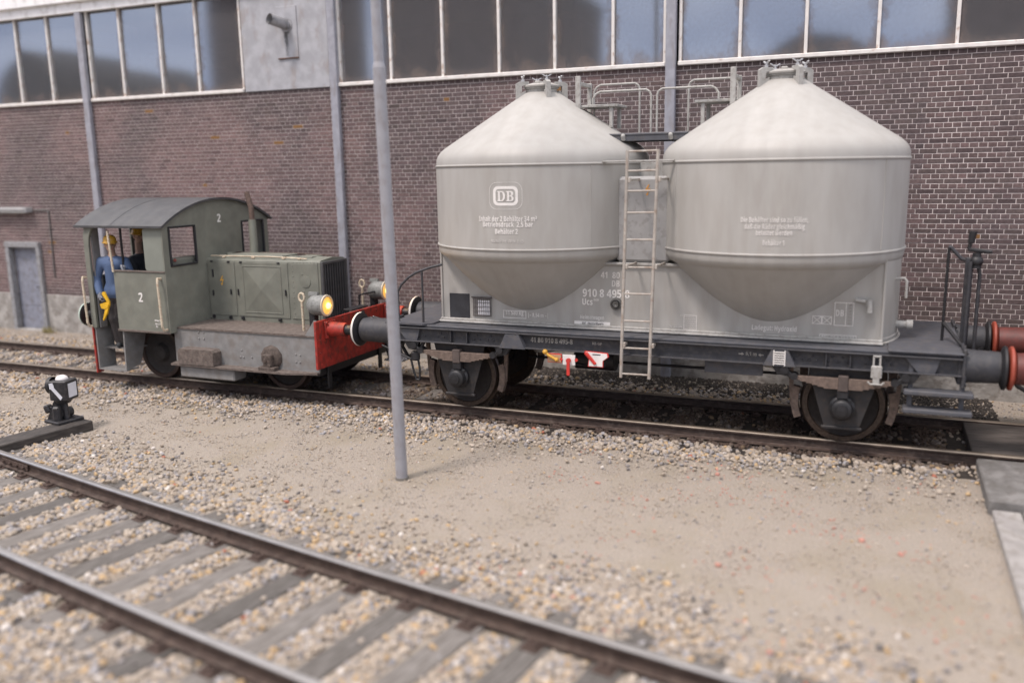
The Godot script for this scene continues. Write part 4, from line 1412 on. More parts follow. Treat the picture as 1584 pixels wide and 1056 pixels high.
	hb2.cyl(V(3.93, 2.42, 0.33), V(3.945, 2.55, 0.33), 0.035, 0.045, 12)
	part(hbn, "crank", hb2, black)
	var hb3 := MB.new()
	hb3.tube([V(3.705, 2.355, 0.30), V(3.70, 1.55, 0.30), V(3.70, 1.23, 0.30)], 0.017, 8)
	hb3.tube([V(3.70, 1.45, 0.30), V(3.90, 1.24, 0.72), V(3.92, 1.20, 0.90)], 0.020, 8)
	part(hbn, "handrail", hb3, black)
	# foot steps hung from the near corner
	for s in [1.0, -1.0]:
		var fs := MB.new()
		for y in [0.765, 0.55]:
			fs.bev(V(3.65, y, s * 1.09), V(0.72, 0.055, 0.20), 0.01)
		var fsn := part(t, "foot_step", fs, deckm)
		for x in [3.36, 3.90]:
			var fb := MB.new()
			fb.bev(V(x, 0.83, s * 1.04), V(0.055, 0.58, 0.03), 0.006)
			part(fsn, "step_hanger", fb, deckm)
	# lamp iron hooked on the solebar and the lamp bracket on the skirt
	var li := MB.new()
	li.bev(V(2.955, 1.10, 1.135), V(0.022, 0.12, 0.02), 0.004)
	li.bev(V(3.025, 1.10, 1.135), V(0.022, 0.12, 0.02), 0.004)
	li.bev(V(2.99, 1.155, 1.135), V(0.09, 0.022, 0.02), 0.004)
	li.bev(V(2.99, 0.97, 1.14), V(0.12, 0.15, 0.035), 0.01)
	li.bev(V(2.99, 0.865, 1.14), V(0.075, 0.10, 0.03), 0.008)
	li.tube([V(2.90, 0.855, 1.15), V(2.93, 0.825, 1.15), V(3.05, 0.825, 1.15), V(3.08, 0.855, 1.15)], 0.012, 6)
	part(t, "label_clip", li, fit)
	var lb := MB.new()
	lb.bev(V(2.783, 1.741, 0.74), V(0.16, 0.035, 0.05), 0.008, Basis(Vector3.BACK, -0.15))
	lb.cyl(V(2.864, 1.756, 0.76), V(2.874, 1.605, 0.78), 0.034, -1, 14)
	part(t, "tap", lb, fit)
	var pp := MB.new()
	pp.cyl(V(3.16, 1.40, 0.25), V(3.34, 1.40, 0.25), 0.045, -1, 14)
	pp.cyl(V(3.30, 1.40, 0.25), V(3.37, 1.40, 0.25), 0.06, -1, 14)
	var pg := MB.new()
	pg.tube([V(3.14, 1.98, 0.42), V(3.24, 1.99, 0.42), V(3.27, 1.95, 0.42), V(3.27, 1.75, 0.42)], 0.016, 8)
	part(t, "grab_handle", pg, fit)
	part(t, "outlet_pipe", pp, fit)
	# hanging hoses and the shunter's rail near the locomotive
	var hz := MB.new()
	hz.tube([V(-3.55, 0.92, 0.62), V(-3.60, 0.78, 0.62), V(-3.50, 0.62, 0.62), V(-3.38, 0.70, 0.62)], 0.026, 8)
	hz.tube([V(-3.55, 0.92, -0.30), V(-3.66, 0.70, -0.30), V(-3.64, 0.52, -0.30)], 0.028, 8)
	part(t, "brake_hose", hz, black)
	var lp := MB.new()
	lp.tube([V(-3.72, 0.86, 1.0), V(-3.50, 0.80, 1.04), V(-3.22, 0.70, 1.05), V(-3.18, 0.52, 1.05), V(-3.14, 0.40, 1.05), V(-3.09, 0.40, 1.05), V(-3.08, 0.55, 1.05), V(-3.10, 0.70, 1.05)], 0.016, 8)
	lp.bev(V(-3.14, 0.75, 1.05), V(0.12, 0.14, 0.08), 0.02)
	lp.tube([V(-3.10, 0.78, 1.05), V(-3.0, 0.96, 1.05)], 0.03, 8)
	part(t, "release_pull", lp, black)
	# a red hose bracket
	var rd := MB.new()
	rd.tube([V(-3.62, 1.02, -0.22), V(-3.75, 0.98, -0.22), V(-3.80, 0.85, -0.24)], 0.02, 8)
	part(t, "air_cock", rd, red)

func build_wagon_lettering(t: Node3D, white: Material, pale: Material, fit: Material, black: Material) -> void:
	var faded := M("lettering_faded", Color(0.30, 0.285, 0.26), 0.7, 0.0, {"var": 0.25, "scale": 3.0})
	var tanks := []
	for ch in t.get_children():
		if ch.name.begins_with("tank"):
			tanks.append(ch)
	var on := func(xc: float, arc: float, y: float) -> Transform3D:
		var an := arc / (TR + 0.002)
		return Transform3D(Basis(Vector3.UP, an), V(xc + sin(an) * (TR + 0.003), y, cos(an) * (TR + 0.003)))
	var B := TR + 0.003
	var a: Node3D = tanks[0]
	lettering(a, "DB", 0.128, on.call(TLX, 0.055, 2.957), white, 1.0, B, 900, "Droid Serif", 0.225)
	for q in [[0.34, 0.245, 0.045, 0.036], [0.452, 0.345, 0.10, 0.006]]:
		# rounded frames wrapped on the tank
		var w: float = q[0]
		var h: float = q[1]
		var outer := rrect(-w / 2, -h / 2, w / 2, h / 2, q[2] + q[3] * 0.6, 6)
		var inner := rrect(-w / 2 + q[3], -h / 2 + q[3], w / 2 - q[3], h / 2 - q[3], q[2], 6)
		var mb := MB.new()
		var fn := func(p: Vector2) -> Vector3:
			var an := (0.056 + p.x) / B
			return V(TLX + sin(an) * B, 3.024 + p.y, cos(an) * B)
		for k in outer.size():
			var k2 := (k + 1) % outer.size()
			var cut := 6 if outer[k].distance_to(outer[k2]) > 0.05 else 1
			for c in cut:
				var f0 := float(c) / cut
				var f1 := float(c + 1) / cut
				mb.quad(fn.call(outer[k].lerp(outer[k2], f0)), fn.call(outer[k].lerp(outer[k2], f1)), fn.call(inner[k].lerp(inner[k2], f1)), fn.call(inner[k].lerp(inner[k2], f0)))
		part(a, "emblem_frame", mb, white if q[3] > 0.02 else pale)
	lettering(a, "Inhalt der 2 Behälter 34 m³", 0.064, on.call(TLX, 0.064, 2.702), white, 0.7, B, 600, "Droid Sans", 0.80)
	lettering(a, "Betriebsdruck  2,5 bar", 0.064, on.call(TLX, 0.0685, 2.620), white, 0.7, B, 600, "Droid Sans", 0.69)
	lettering(a, "Behälter 2", 0.064, on.call(TLX, 0.06, 2.541), white, 0.7, B, 600, "Droid Sans", 0.31)
	lettering(a, "Nächste Unt. OPLN  2. 83", 0.036, on.call(TLX, 0.0665, 2.430), pale, 0.7, B, 500, "Droid Sans", 0.44)
	var b: Node3D = tanks[1]
	lettering(b, "Die Behälter sind so zu füllen,", 0.058, on.call(TRX, 0.090, 2.698), pale, 0.7, B, 600, "Droid Sans", 0.75)
	lettering(b, "daß die Räder gleichmäßig", 0.058, on.call(TRX, 0.094, 2.612), pale, 0.7, B, 600, "Droid Sans", 0.67)
	lettering(b, "belastet werden", 0.058, on.call(TRX, 0.0925, 2.562), pale, 0.7, B, 600, "Droid Sans", 0.40)
	lettering(b, "Behälter 1", 0.058, on.call(TRX, 0.0915, 2.448), pale, 0.7, B, 600, "Droid Sans", 0.24)
	# on the saddle plate
	var z := PZ + 0.0025
	var at := func(x: float, y: float) -> Transform3D: return Transform3D(Basis(), V(x, y, z))
	lettering(t, "41  80", 0.082, at.call(-0.3442, 1.9124), pale, 0.7, 0, 600, "Droid Sans", 0.26)
	lettering(t, "DB", 0.082, at.call(-0.2685, 1.8014), pale, 0.7, 0, 600, "Droid Sans", 0.105)
	lettering(t, "910 8 495-8", 0.105, at.call(-0.4048, 1.6530), white, 0.7, 0, 600, "Droid Sans", 0.65)
	lettering(t, "Ucs", 0.085, at.call(-0.6620, 1.5421), white, 0.7, 0, 600, "Droid Sans", 0.145)
	lettering(t, "909", 0.034, at.call(-0.5410, 1.5965), pale, 0.7, 0, 600, "Droid Sans", 0.07)
	lettering(t, "Heimatwagen", 0.052, at.call(-0.5965, 1.3302), pale, 0.7, 0, 600, "Droid Sans", 0.335)
	var wp := MB.new()
	wp.bb(V(-0.8487, 1.2596, z - 0.002), V(-0.3442, 1.3171, z + 0.003))
	var wpn := part(t, "station_plate", wp, white)
	lettering(wpn, "Bf. Bützfleth", 0.036, Transform3D(Basis(), V(-0.5864, 1.2686, z + 0.004)), black, 0.7, 0, 400, "Droid Sans", 0.30)
	lettering(t, "11 580 kg", 0.060, at.call(-1.7315, 1.3342), pale, 0.7, 0, 600, "Droid Sans", 0.27)
	outline(t, -1.9051, 1.3070, -1.5550, 1.4180, 0.011, z, pale)
	lettering(t, "⊢ 8,54 m ⊣".replace("⊢", "|–").replace("⊣", "–|"), 0.052, at.call(-1.3784, 1.3241), pale, 0.7, 0, 600, "Droid Sans", 0.29)
	lettering(t, "Ladegut: Hydroxid", 0.062, at.call(1.7796, 1.2969), pale, 0.7, 0, 600, "Droid Sans", 0.54)
	# inspection grids
	outline(t, 0.6446, 1.2737, 0.8161, 1.4654, 0.008, z, pale)
	var gl := MB.new()
	for k in 6:
		gl.bb(V(0.6516, 1.2999 + k * 0.027, z - 0.002), V(0.8090, 1.3050 + k * 0.027, z + 0.003))
	part(t, "inspection_grid", gl, pale)
	lettering(t, "10", 0.02, at.call(0.6143, 1.4462), pale, 0.8, 0, 500, "Droid Sans", 0.03)
	lettering(t, "Tw. Güttingen", 0.024, at.call(0.5437, 1.2898), pale, 0.8, 0, 500, "Droid Sans", 0.16)
	outline(t, 2.2256, 1.4301, 2.3396, 1.5320, 0.008, z, pale)
	outline(t, 2.3396, 1.4301, 2.4536, 1.5320, 0.008, z, pale)
	var xx := MB.new()
	for cx in [2.2821, 2.3971]:
		for s in [-1.0, 1.0]:
			xx.box(V(cx, 1.4810, z), V(0.125, 0.008, 0.006), Basis(Vector3.BACK, s * 0.73))
	part(t, "cross_mark", xx, pale)
	outline(t, 2.4778, 1.4200, 2.6998, 1.7075, 0.009, z, pale)
	var vl := MB.new()
	vl.bb(V(2.6070, 1.4281, z - 0.002), V(2.6141, 1.6995, z + 0.003))
	part(t, "grid_line", vl, pale)
	lettering(t, "DB", 0.075, at.call(2.5414, 1.5390), pale, 0.8, 0, 600, "Droid Sans", 0.09)
	lettering(t, "0 1 2 3 4 5 6", 0.035, Transform3D(Basis(Vector3.BACK, PI / 2), V(2.6746, 1.5643, z)), faded, 0.8, 0, 600, "Droid Sans", 0.25)
	outline(t, 2.3184, 1.2434, 2.7442, 1.3080, 0.008, z, pale)
	lettering(t, "REV  DB 1  12.3.82", 0.032, at.call(2.5313, 1.2585), pale, 0.8, 0, 600, "Droid Sans", 0.37)
	# on the solebar
	lettering(t, "41 80 910 8 495-8", 0.066, Transform3D(Basis(), V(-1.06, 1.055, 1.043)), faded, 0.7, 0, 600, "Droid Sans", 0.60)
	lettering(t, "5,1 m", 0.04, Transform3D(Basis(), V(1.555, 1.05, 1.043)), faded, 0.8, 0, 600, "Droid Sans", 0.13)
	for s in [-1.0, 1.0]:
		var aw := MB.new()
		var ax: float = 1.555 + s * 0.115
		aw.prism(PackedVector2Array([Vector2(ax + s * 0.035, 1.064), Vector2(ax, 1.064), Vector2(ax, 1.050), Vector2(ax - s * 0.03, 1.070), Vector2(ax, 1.090), Vector2(ax, 1.076), Vector2(ax + s * 0.035, 1.076)]), 1.042, 1.0455)
		part(t, "arrow_mark", aw, faded)
	lettering(t, "KE-GP", 0.034, Transform3D(Basis(), V(-0.42, 1.07, 1.043)), faded, 0.8, 0, 600, "Droid Sans", 0.13)

func outline(t: Node3D, x0: float, y0: float, x1: float, y1: float, w: float, z: float, m: Material) -> void:
	var mb := MB.new()
	mb.bb(V(x0, y0, z - 0.002), V(x1, y0 + w, z + 0.0035))
	mb.bb(V(x0, y1 - w, z - 0.002), V(x1, y1, z + 0.0035))
	mb.bb(V(x0, y0 + w, z - 0.002), V(x0 + w, y1 - w, z + 0.003))
	mb.bb(V(x1 - w, y0 + w, z - 0.002), V(x1, y1 - w, z + 0.003))
	part(t, "painted_frame", mb, m)

# ---------------------------------------------------------------- the wagon coupled behind, mostly out of the picture
func build_next_wagon() -> void:
	var t := thing("goods_wagon", V(8.6, 0, 0), "dark red buffers and end of the next goods wagon, touching the silo wagon", "wagon")
	var redb := M("buffer_red", Color(0.125, 0.030, 0.024), 0.55, 0.0, {"var": 0.15, "scale": 1.5, "dc": Color(0.05, 0.03, 0.028), "da": 0.5, "dscale": 1.5})
	var redp := M("buffer_plate_red", Color(0.30, 0.060, 0.035), 0.5, 0.0, {"var": 0.12, "scale": 1.5})
	var dark := M("underframe_dark")
	var blk := M("grease_black")
	for s in [1.0, -1.0]:
		buffer(t, V(5.02, 1.056, s * 0.875), 4.352, 0.18, 0.25, redb, redb, redp, null, 0.88)
	var hs := MB.new()
	hs.bev(V(5.07, 1.05, 0), V(0.10, 0.34, 2.5), 0.012)
	part(t, "headstock", hs, redb)
	var fr := MB.new()
	for s in [1.0, -1.0]:
		fr.bev(V(8.6, 1.07, s * 1.1), V(6.96, 0.22, 0.10), 0.01)
	part(t, "solebar", fr, dark)
	var bd := MB.new()
	bd.bev(V(8.6, 1.78, 0), V(7.0, 1.15, 2.6), 0.02)
	part(t, "body", bd, redb)
	for x in [6.6, 10.6]:
		wheelset(t, x, 0.48, M("wheel_rust"), M("tyre_steel"))
	var hk := MB.new()
	hk.bev(V(4.93, 1.03, 0), V(0.2, 0.09, 0.05), 0.012)
	hk.tube([V(4.85, 1.05, 0.05), V(4.55, 0.99, 0.06), V(4.25, 1.06, 0.04)], 0.022, 8)
	hk.tube([V(4.85, 1.05, -0.05), V(4.55, 0.99, -0.06), V(4.25, 1.06, -0.04)], 0.022, 8)
	part(t, "coupling", hk, blk)
	var ho := MB.new()
	ho.tube([V(5.0, 0.95, 0.25), V(4.90, 0.72, 0.25), V(4.72, 0.62, 0.25), V(4.55, 0.72, 0.25), V(4.45, 0.95, 0.25)], 0.026, 8)
	part(t, "brake_hose", ho, blk)

# ---------------------------------------------------------------- shunting locomotive
func build_locomotive() -> void:
	var t := thing("shunting_locomotive", V(-7.0, 0, 0), "small olive-green shunting locomotive with open cab, red buffer beam and lit headlamps", "locomotive")
	var green := M("loco_green", Color(0.168, 0.174, 0.145), 0.55, 0.0, {"var": 0.10, "scale": 0.5, "dc": Color(0.185, 0.178, 0.145), "da": 0.4, "dlo": 0.5, "dhi": 0.8, "dscale": 0.9, "dstretch": V(1.5, 0.4, 1.5)})
	var green2 := M("loco_green_pale", Color(0.20, 0.215, 0.185), 0.55, 0.0, {"var": 0.05, "scale": 0.4})
	var roof_m := M("loco_roof", Color(0.056, 0.057, 0.060), 0.5, 0.0, {"var": 0.15, "dc": Color(0.085, 0.083, 0.082), "da": 0.6, "dlo": 0.4, "dhi": 0.75, "dscale": 0.5})
	var grey := M("loco_grey", Color(0.205, 0.203, 0.198), 0.6, 0.0, {"var": 0.08, "scale": 0.8, "dc": Color(0.15, 0.125, 0.105), "da": 0.5, "dlo": 0.5, "dhi": 0.85, "dscale": 0.4})
	var board := M("loco_footboard", Color(0.125, 0.102, 0.088), 0.8, 0.0, {"var": 0.2, "scale": 1.5, "dc": Color(0.07, 0.045, 0.035), "da": 0.6, "dscale": 2.0})
	var red := M("beam_red", Color(0.32, 0.026, 0.017), 0.6, 0.0, {"var": 0.2, "scale": 1.2, "dc": Color(0.075, 0.028, 0.022), "da": 0.75, "dlo": 0.48, "dhi": 0.78, "dscale": 1.2, "dstretch": V(1, 0.5, 1)})
	var cream := M("handrail_cream", Color(0.56, 0.49, 0.37), 0.55, 0.0, {"var": 0.08, "dc": Color(0.28, 0.12, 0.055), "da": 0.8, "dlo": 0.6, "dhi": 0.7, "dscale": 3.0})
	var black := M("grease_black")
	var rustp := M("exhaust_rust", Color(0.11, 0.075, 0.06), 0.85, 0.1, {"var": 0.25, "scale": 3.0})
	var white := M("lettering_white")

	var XR := -9.08
	var XF := -7.43
	var H := 1.30
	var yf := 0.88
	# --- roof: arched sheet
	var R := 2.50
	var half := 1.35
	var yc := 2.985 - R
	var n := 28
	var am := asin(half / R)
	var rf := MB.new()
	for i in n:
		var a0 := -am + 2 * am * i / n
		var a1 := -am + 2 * am * (i + 1) / n
		var p0 := V(0, yc + cos(a0) * R, sin(a0) * R)
		var p1 := V(0, yc + cos(a1) * R, sin(a1) * R)
		var q0 := V(0, yc + cos(a0) * (R - 0.035), sin(a0) * (R - 0.035))
		var q1 := V(0, yc + cos(a1) * (R - 0.035), sin(a1) * (R - 0.035))
		var n0 := V(0, cos(a0), sin(a0))
		var n1 := V(0, cos(a1), sin(a1))
		var l := V(-9.22, 0, 0)
		var r := V(-7.37, 0, 0)
		rf.tri(l + p0, l + p1, r + p1, n0, n1, n1)
		rf.tri(l + p0, r + p1, r + p0, n0, n1, n0)
		rf.tri(l + q1, l + q0, r + q0, -n1, -n0, -n0)
		rf.tri(l + q1, r + q0, r + q1, -n1, -n0, -n1)
		rf.quad(r + q0, r + p0, r + p1, r + q1)
		rf.quad(l + q1, l + p1, l + p0, l + q0)
		if i == 0:
			rf.quad(l + q0, l + p0, r + p0, r + q0)
		if i == n - 1:
			rf.quad(l + p1, l + q1, r + q1, r + p1)
	var roof := part(t, "cab_roof", rf, roof_m)
	for s in [-1.0, 1.0]:
		var gt := MB.new()
		gt.bev(V(-8.295, yc + cos(am) * R - 0.02, s * (half + 0.005)), V(1.86, 0.045, 0.03), 0.006)
		part(roof, "gutter", gt, roof_m)
	var seam := MB.new()
	for i in n:
		var a0 := -am + 2 * am * i / n
		var a1 := -am + 2 * am * (i + 1) / n
		seam.cyl(V(-8.45, yc + cos(a0) * R, sin(a0) * R), V(-8.45, yc + cos(a1) * R, sin(a1) * R), 0.006, -1, 6, false)
	part(roof, "seam", seam, roof_m)
	# --- end walls with windows (local x = -z for the front, so that the face looks towards +x)
	var outl := PackedVector2Array([Vector2(-H, yf), Vector2(H, yf)])
	for i in 17:
		var zz := H - 2 * H * i / 16.0
		outl.append(Vector2(zz, yc + sqrt((R - 0.03) * (R - 0.03) - zz * zz)))
	var bas := Basis(V(0, 0, -1), V(0, 1, 0), V(1, 0, 0))
	var holes := [rrect(-1.16, 1.94, -0.585, 2.555, 0.05), rrect(0.585, 1.94, 1.16, 2.555, 0.05)]
	var fw := plate(t, "cab_front_wall", outl, holes, -0.03, 0.0, Transform3D(bas, V(XF, 0, 0)), green)
	plate(t, "cab_rear_wall", outl, [rrect(-1.22, 1.75, -0.35, 2.56, 0.06), rrect(0.35, 1.75, 1.22, 2.56, 0.06)], -0.03, 0.0, Transform3D(bas, V(XR + 0.03, 0, 0)), green)
	# rubber surrounds of the windows and their panes
	var glass := StandardMaterial3D.new()
	glass.resource_name = "cab_glass"
	glass.transparency = BaseMaterial3D.TRANSPARENCY_ALPHA
	glass.albedo_color = Color(0.5, 0.52, 0.5, 0.06)
	glass.roughness = 0.05
	for q in [[XF, -1.16, -0.585], [XF, 0.585, 1.16]]:
		var wf := MB.new()
		var zc: float = (q[1] + q[2]) / 2
		for e in [[zc, 2.55, 0.60, 0.03], [zc, 1.945, 0.60, 0.03]]:
			wf.bev(V(q[0], e[1], -e[0]), V(0.05, e[3], e[2]), 0.008)
		for zz in [q[1], q[2]]:
			wf.bev(V(q[0], 2.247, -zz), V(0.05, 0.58, 0.03), 0.008)
		var wn := part(t, "cab_window", wf, black)
		var pn := MB.new()
		pn.quad(V(q[0] - 0.015, 1.95, -q[1]), V(q[0] - 0.015, 1.95, -q[2]), V(q[0] - 0.015, 2.55, -q[2]), V(q[0] - 0.015, 2.55, -q[1]))
		part(wn, "pane", pn, glass)
	# --- sides: low door panel, corner posts, upper sliding panel
	for s in [1.0, -1.0]:
		var z: float = s * H
		var dp := MB.new()
		dp.bev(V(-7.985, 1.365, z - s * 0.015), V(1.08, 0.975, 0.03), 0.006)
		var dn := part(t, "cab_side_panel", dp, green)
		var cap := MB.new()
		cap.bev(V(-7.985, 1.86, z - s * 0.01), V(1.10, 0.025, 0.05), 0.006)
		cap.bev(V(-7.985, 0.885, z - s * 0.005), V(1.10, 0.035, 0.045), 0.006)
		part(dn, "capping", cap, board)
		var sl := MB.new()
		sl.prism(rrect(-7.835, 1.875, -7.435, 2.545, 0.05), z - 0.035 if s > 0 else z + 0.005, z - 0.005 if s > 0 else z + 0.035)
		part(t, "sliding_panel", sl, green2)
		# rear post with a curved inner edge
		var pp := PackedVector2Array([Vector2(-9.09, 0.90), Vector2(-8.99, 0.90), Vector2(-8.985, 2.25), Vector2(-8.965, 2.40), Vector2(-8.91, 2.51), Vector2(-8.86, 2.56), Vector2(-8.98, 2.575), Vector2(-9.05, 2.53), Vector2(-9.085, 2.43)])
		var po := MB.new()
		po.prism(pp, z - 0.02, z + 0.02)
		part(t, "rear_post", po, green)
		var pi := MB.new()
		pi.bev(V(-8.985, 1.72, z - s * 0.12), V(0.03, 1.66, 0.15), 0.006)
		part(t, "screen", pi, grey)
		# door post between entrance and window
		var dpst := MB.new()
		dpst.bev(V(-8.50, 2.22, z - s * 0.20), V(0.035, 0.72, 0.03), 0.006)
		part(t, "door_post", dpst, black)
		# handrails
		for q in [[-9.135, 1.73, 0.925], [-7.535, 1.755, 0.94]]:
			var hr := MB.new()
			hr.tube([V(q[0], q[1], z), V(q[0], q[1] + 0.01, z + s * 0.07), V(q[0] + 0.01, q[1] - 0.05, z + s * 0.09), V(q[0] + 0.03, q[2] + 0.06, z + s * 0.09), V(q[0] + 0.03, q[2], z + s * 0.06), V(q[0] + 0.05, q[2], z)], 0.019, 8)
			part(t, "handrail", hr, cream)
		var h3 := MB.new()
		h3.tube([V(-8.545, 2.50, z + s * 0.02), V(-8.50, 1.84, z + s * 0.02)], 0.019, 8)
		h3.tube([V(-8.505, 1.80, z - s * 0.05), V(-8.515, 1.0, z - s * 0.05)], 0.016, 8)
		part(t, "handrail", h3, cream)
		# steps below the entrance
		var sg := MB.new()
		sg.bb(V(-9.06, 0.185, s * 0.95), V(-9.035, 0.88, z))
		sg.prism(PackedVector2Array([Vector2(-s * 1.30, 0.19), Vector2(-s * 0.98, 0.26), Vector2(-s * 0.78, 0.86), Vector2(-s * 1.28, 0.86)]), -0.012, 0.012, Transform3D(bas, V(-8.46, 0, 0)))
		sg.bb(V(-9.05, 0.185, s * 1.02), V(-8.46, 0.21, z))
		sg.bb(V(-9.05, 0.52, s * 0.80), V(-8.46, 0.545, s * 1.14))
		part(t, "entrance_step", sg, grey)
	# floor, frame, inner desk
	var fl := MB.new()
	fl.bev(V(-8.25, 0.855, 0), V(1.64, 0.05, 1.9), 0.006)
	part(t, "cab_floor", fl, board)
	var dk := MB.new()
	dk.bev(V(-7.72, 1.42, -0.10), V(0.50, 1.05, 1.7), 0.03)
	dk.bev(V(-7.62, 1.98, 0.55), V(0.22, 0.12, 0.9), 0.02)
	var desk := part(t, "control_desk", dk, green)
	var kn := MB.new()
	kn.ball(V(-7.52, 2.015, 0.98), 0.03, 10, 6)
	part(desk, "red_knob", kn, red)
	# --- hood
	var HX0 := -7.43
	var HX1 := -5.18
	var hw := 0.355
	var ht := 2.0
	var hb := 0.97
	var hd := MB.new()
	var top := PackedVector2Array([Vector2(-hw, hb), Vector2(hw, hb), Vector2(hw, ht - 0.035), Vector2(hw - 0.015, ht - 0.01), Vector2(hw - 0.045, ht), Vector2(0, ht + 0.03), Vector2(-hw + 0.045, ht), Vector2(-hw + 0.015, ht - 0.01), Vector2(-hw, ht - 0.035)])
	hd.prism(top, HX0, HX1, Transform3D(Basis(V(0, 0, -1), V(0, 1, 0), V(1, 0, 0)), Vector3.ZERO))
	var hood := part(t, "engine_hood", hd, green)
	for s in [1.0, -1.0]:
		var z: float = s * hw
		# doors: three leaves, the large one pressed into a shallow pyramid
		for q in [[-7.40, -6.86], [-6.83, -5.80], [-5.76, -5.22]]:
			var dm := MB.new()
			dm.bev(V((q[0] + q[1]) / 2, 1.50, z + s * 0.004), V(q[1] - q[0], 0.90, 0.016), 0.004)
			var dr := part(hood, "hood_door", dm, green)
			if q[0] < -6.8 and q[0] > -6.85:
				pass
		var py := MB.new()
		var a := V(-6.68, 1.13, z + s * 0.013); var b := V(-5.94, 1.13, z + s * 0.013); var c := V(-5.94, 1.88, z + s * 0.013); var d := V(-6.68, 1.88, z + s * 0.013)
		var e := V(-6.31, 1.50, z + s * 0.055)
		for w in [[a, b], [b, c], [c, d], [d, a]]:
			var nn: Vector3 = (w[1] - w[0]).cross(e - w[0]).normalized() * s
			if s > 0:
				py.tri(w[0], w[1], e, nn, nn, nn)
			else:
				py.tri(w[1], w[0], e, nn, nn, nn)
		for w in [[V(-6.31, 1.885, z + s * 0.013), V(0.76, 0.016, 0.016)], [V(-6.31, 1.125, z + s * 0.013), V(0.76, 0.016, 0.016)], [V(-6.685, 1.505, z + s * 0.013), V(0.016, 0.75, 0.0155)], [V(-5.935, 1.505, z + s * 0.013), V(0.016, 0.75, 0.0155)]]:
			py.bev(w[0], w[1], 0.004)
		part(hood, "pressed_panel", py, green)
		# latches, hinges, rivets
		var lt := MB.new()
		for w in [[-7.30, 1.75, 0.13], [-7.32, 1.42, 0.09], [-6.95, 1.45, 0.09], [-6.80, 1.45, 0.10], [-5.85, 1.47, 0.10]]:
			lt.bev(V(w[0], w[1], z + s * 0.025), V(0.018, w[2], 0.03), 0.005)
		for x in [-7.35, -7.0, -6.75, -6.0]:
			lt.bev(V(x, 1.02, z + s * 0.02), V(0.05, 0.05, 0.03), 0.006)
			lt.bev(V(x + 0.03, 1.945, z + s * 0.015), V(0.05, 0.03, 0.02), 0.005)
		part(hood, "latch", lt, black)
		var rv := MB.new()
		for k in 11:
			rv.ball(V(-5.70, 1.06 + k * 0.085, z + s * 0.01), 0.012, 6, 4)
			rv.ball(V(-7.425, 1.0 + k * 0.09, z + s * 0.01), 0.010, 6, 4)
		for k in 8:
			rv.ball(V(-5.68 + k * 0.065, 1.965, z + s * 0.004), 0.009, 6, 4)
		for q in [[-5.52, 1.78], [-5.50, 1.50], [-5.36, 1.30], [-5.58, 1.25]]:
			rv.ball(V(q[0], q[1], z + s * 0.01), 0.014, 6, 4)
		part(hood, "rivets", rv, green).set_meta("kind", "stuff")
		var bd := MB.new()
		bd.lathe(Transform3D(Basis(Vector3.RIGHT, PI / 2 * s), V(-5.46, 1.66, z + s * 0.012)), [Vector2(0.095, 0.0), Vector2(0.095, 0.008), Vector2(0.085, 0.01), Vector2(0.0, 0.01)], 24)
		part(hood, "maker_plate", bd, green)
		# rail along the top edge
		var tr := MB.new()
		tr.tube([V(-7.36, ht + 0.035, s * (hw - 0.04)), V(-6.1, ht + 0.04, s * (hw - 0.04)), V(-5.45, ht + 0.02, s * (hw - 0.04))], 0.011, 6)
		for x in [-7.1, -6.5, -5.9, -5.6]:
			tr.bev(V(x, ht + 0.02, s * (hw - 0.045)), V(0.06, 0.03, 0.035), 0.006)
		part(hood, "top_rail", tr, cream if s > 0 else rustp)
	flash(hood, V(-7.13, 1.56, hw + 0.014), 0.15, M("flash_yellow", Color(0.66, 0.36, 0.05), 0.6, 0.0, {"var": 0.1}))
	var tp := MB.new()
	tp.bev(V(-6.55, ht + 0.035, 0.0), V(1.1, 0.03, 0.42), 0.008)
	tp.cyl(V(-7.15, ht + 0.02, 0.1), V(-7.15, ht + 0.07, 0.1), 0.06, -1, 16)
	tp.bev(V(-5.62, ht + 0.025, 0.0), V(0.3, 0.03, 0.3), 0.006)
	part(hood, "top_hatch", tp, green)
	# radiator grille
	var gf := MB.new()
	gf.bb(V(HX1 - 0.03, 1.06, -0.31), V(HX1 + 0.004, 1.93, 0.31))
	part(hood, "radiator", gf, black)
	var gfr := MB.new()
	gfr.bev(V(HX1 + 0.02, 1.955, 0), V(0.05, 0.05, 0.70), 0.008)
	gfr.bev(V(HX1 + 0.02, 1.03, 0), V(0.05, 0.06, 0.70), 0.008)
	for s in [-1.0, 1.0]:
		gfr.bev(V(HX1 + 0.02, 1.49, s * 0.33), V(0.05, 0.90, 0.045), 0.008)
	var grl := part(hood, "grille_frame", gfr, roof_m)
	for k in 9:
		var sl := MB.new()
		sl.bev(V(HX1 + 0.02, 1.49, -0.272 + k * 0.068), V(0.045, 0.88, 0.022), 0.004)
		part(grl, "slat", sl, M("grille_slat", Color(0.055, 0.055, 0.058), 0.5, 0.0, {"var": 0.15}))
	# exhaust
	var ex := MB.new()
	ex.cyl(V(-6.90, 1.98, -0.22), V(-6.92, 2.60, -0.25), 0.068, 0.062, 18)
	part(t, "exhaust_stack", ex, green)
	var ex2 := MB.new()
	ex2.tube([V(-6.92, 2.58, -0.25), V(-6.93, 2.78, -0.26), V(-7.02, 3.06, -0.28)], 0.045, 14)
	part(t, "exhaust_pipe", ex2, rustp)
	# --- running board, side frames, ledge
	var rb := MB.new()
	rb.bb(V(XF + 0.02, 0.94, -1.17), V(-4.74, 0.97, 1.17))
	part(t, "running_board", rb, board)
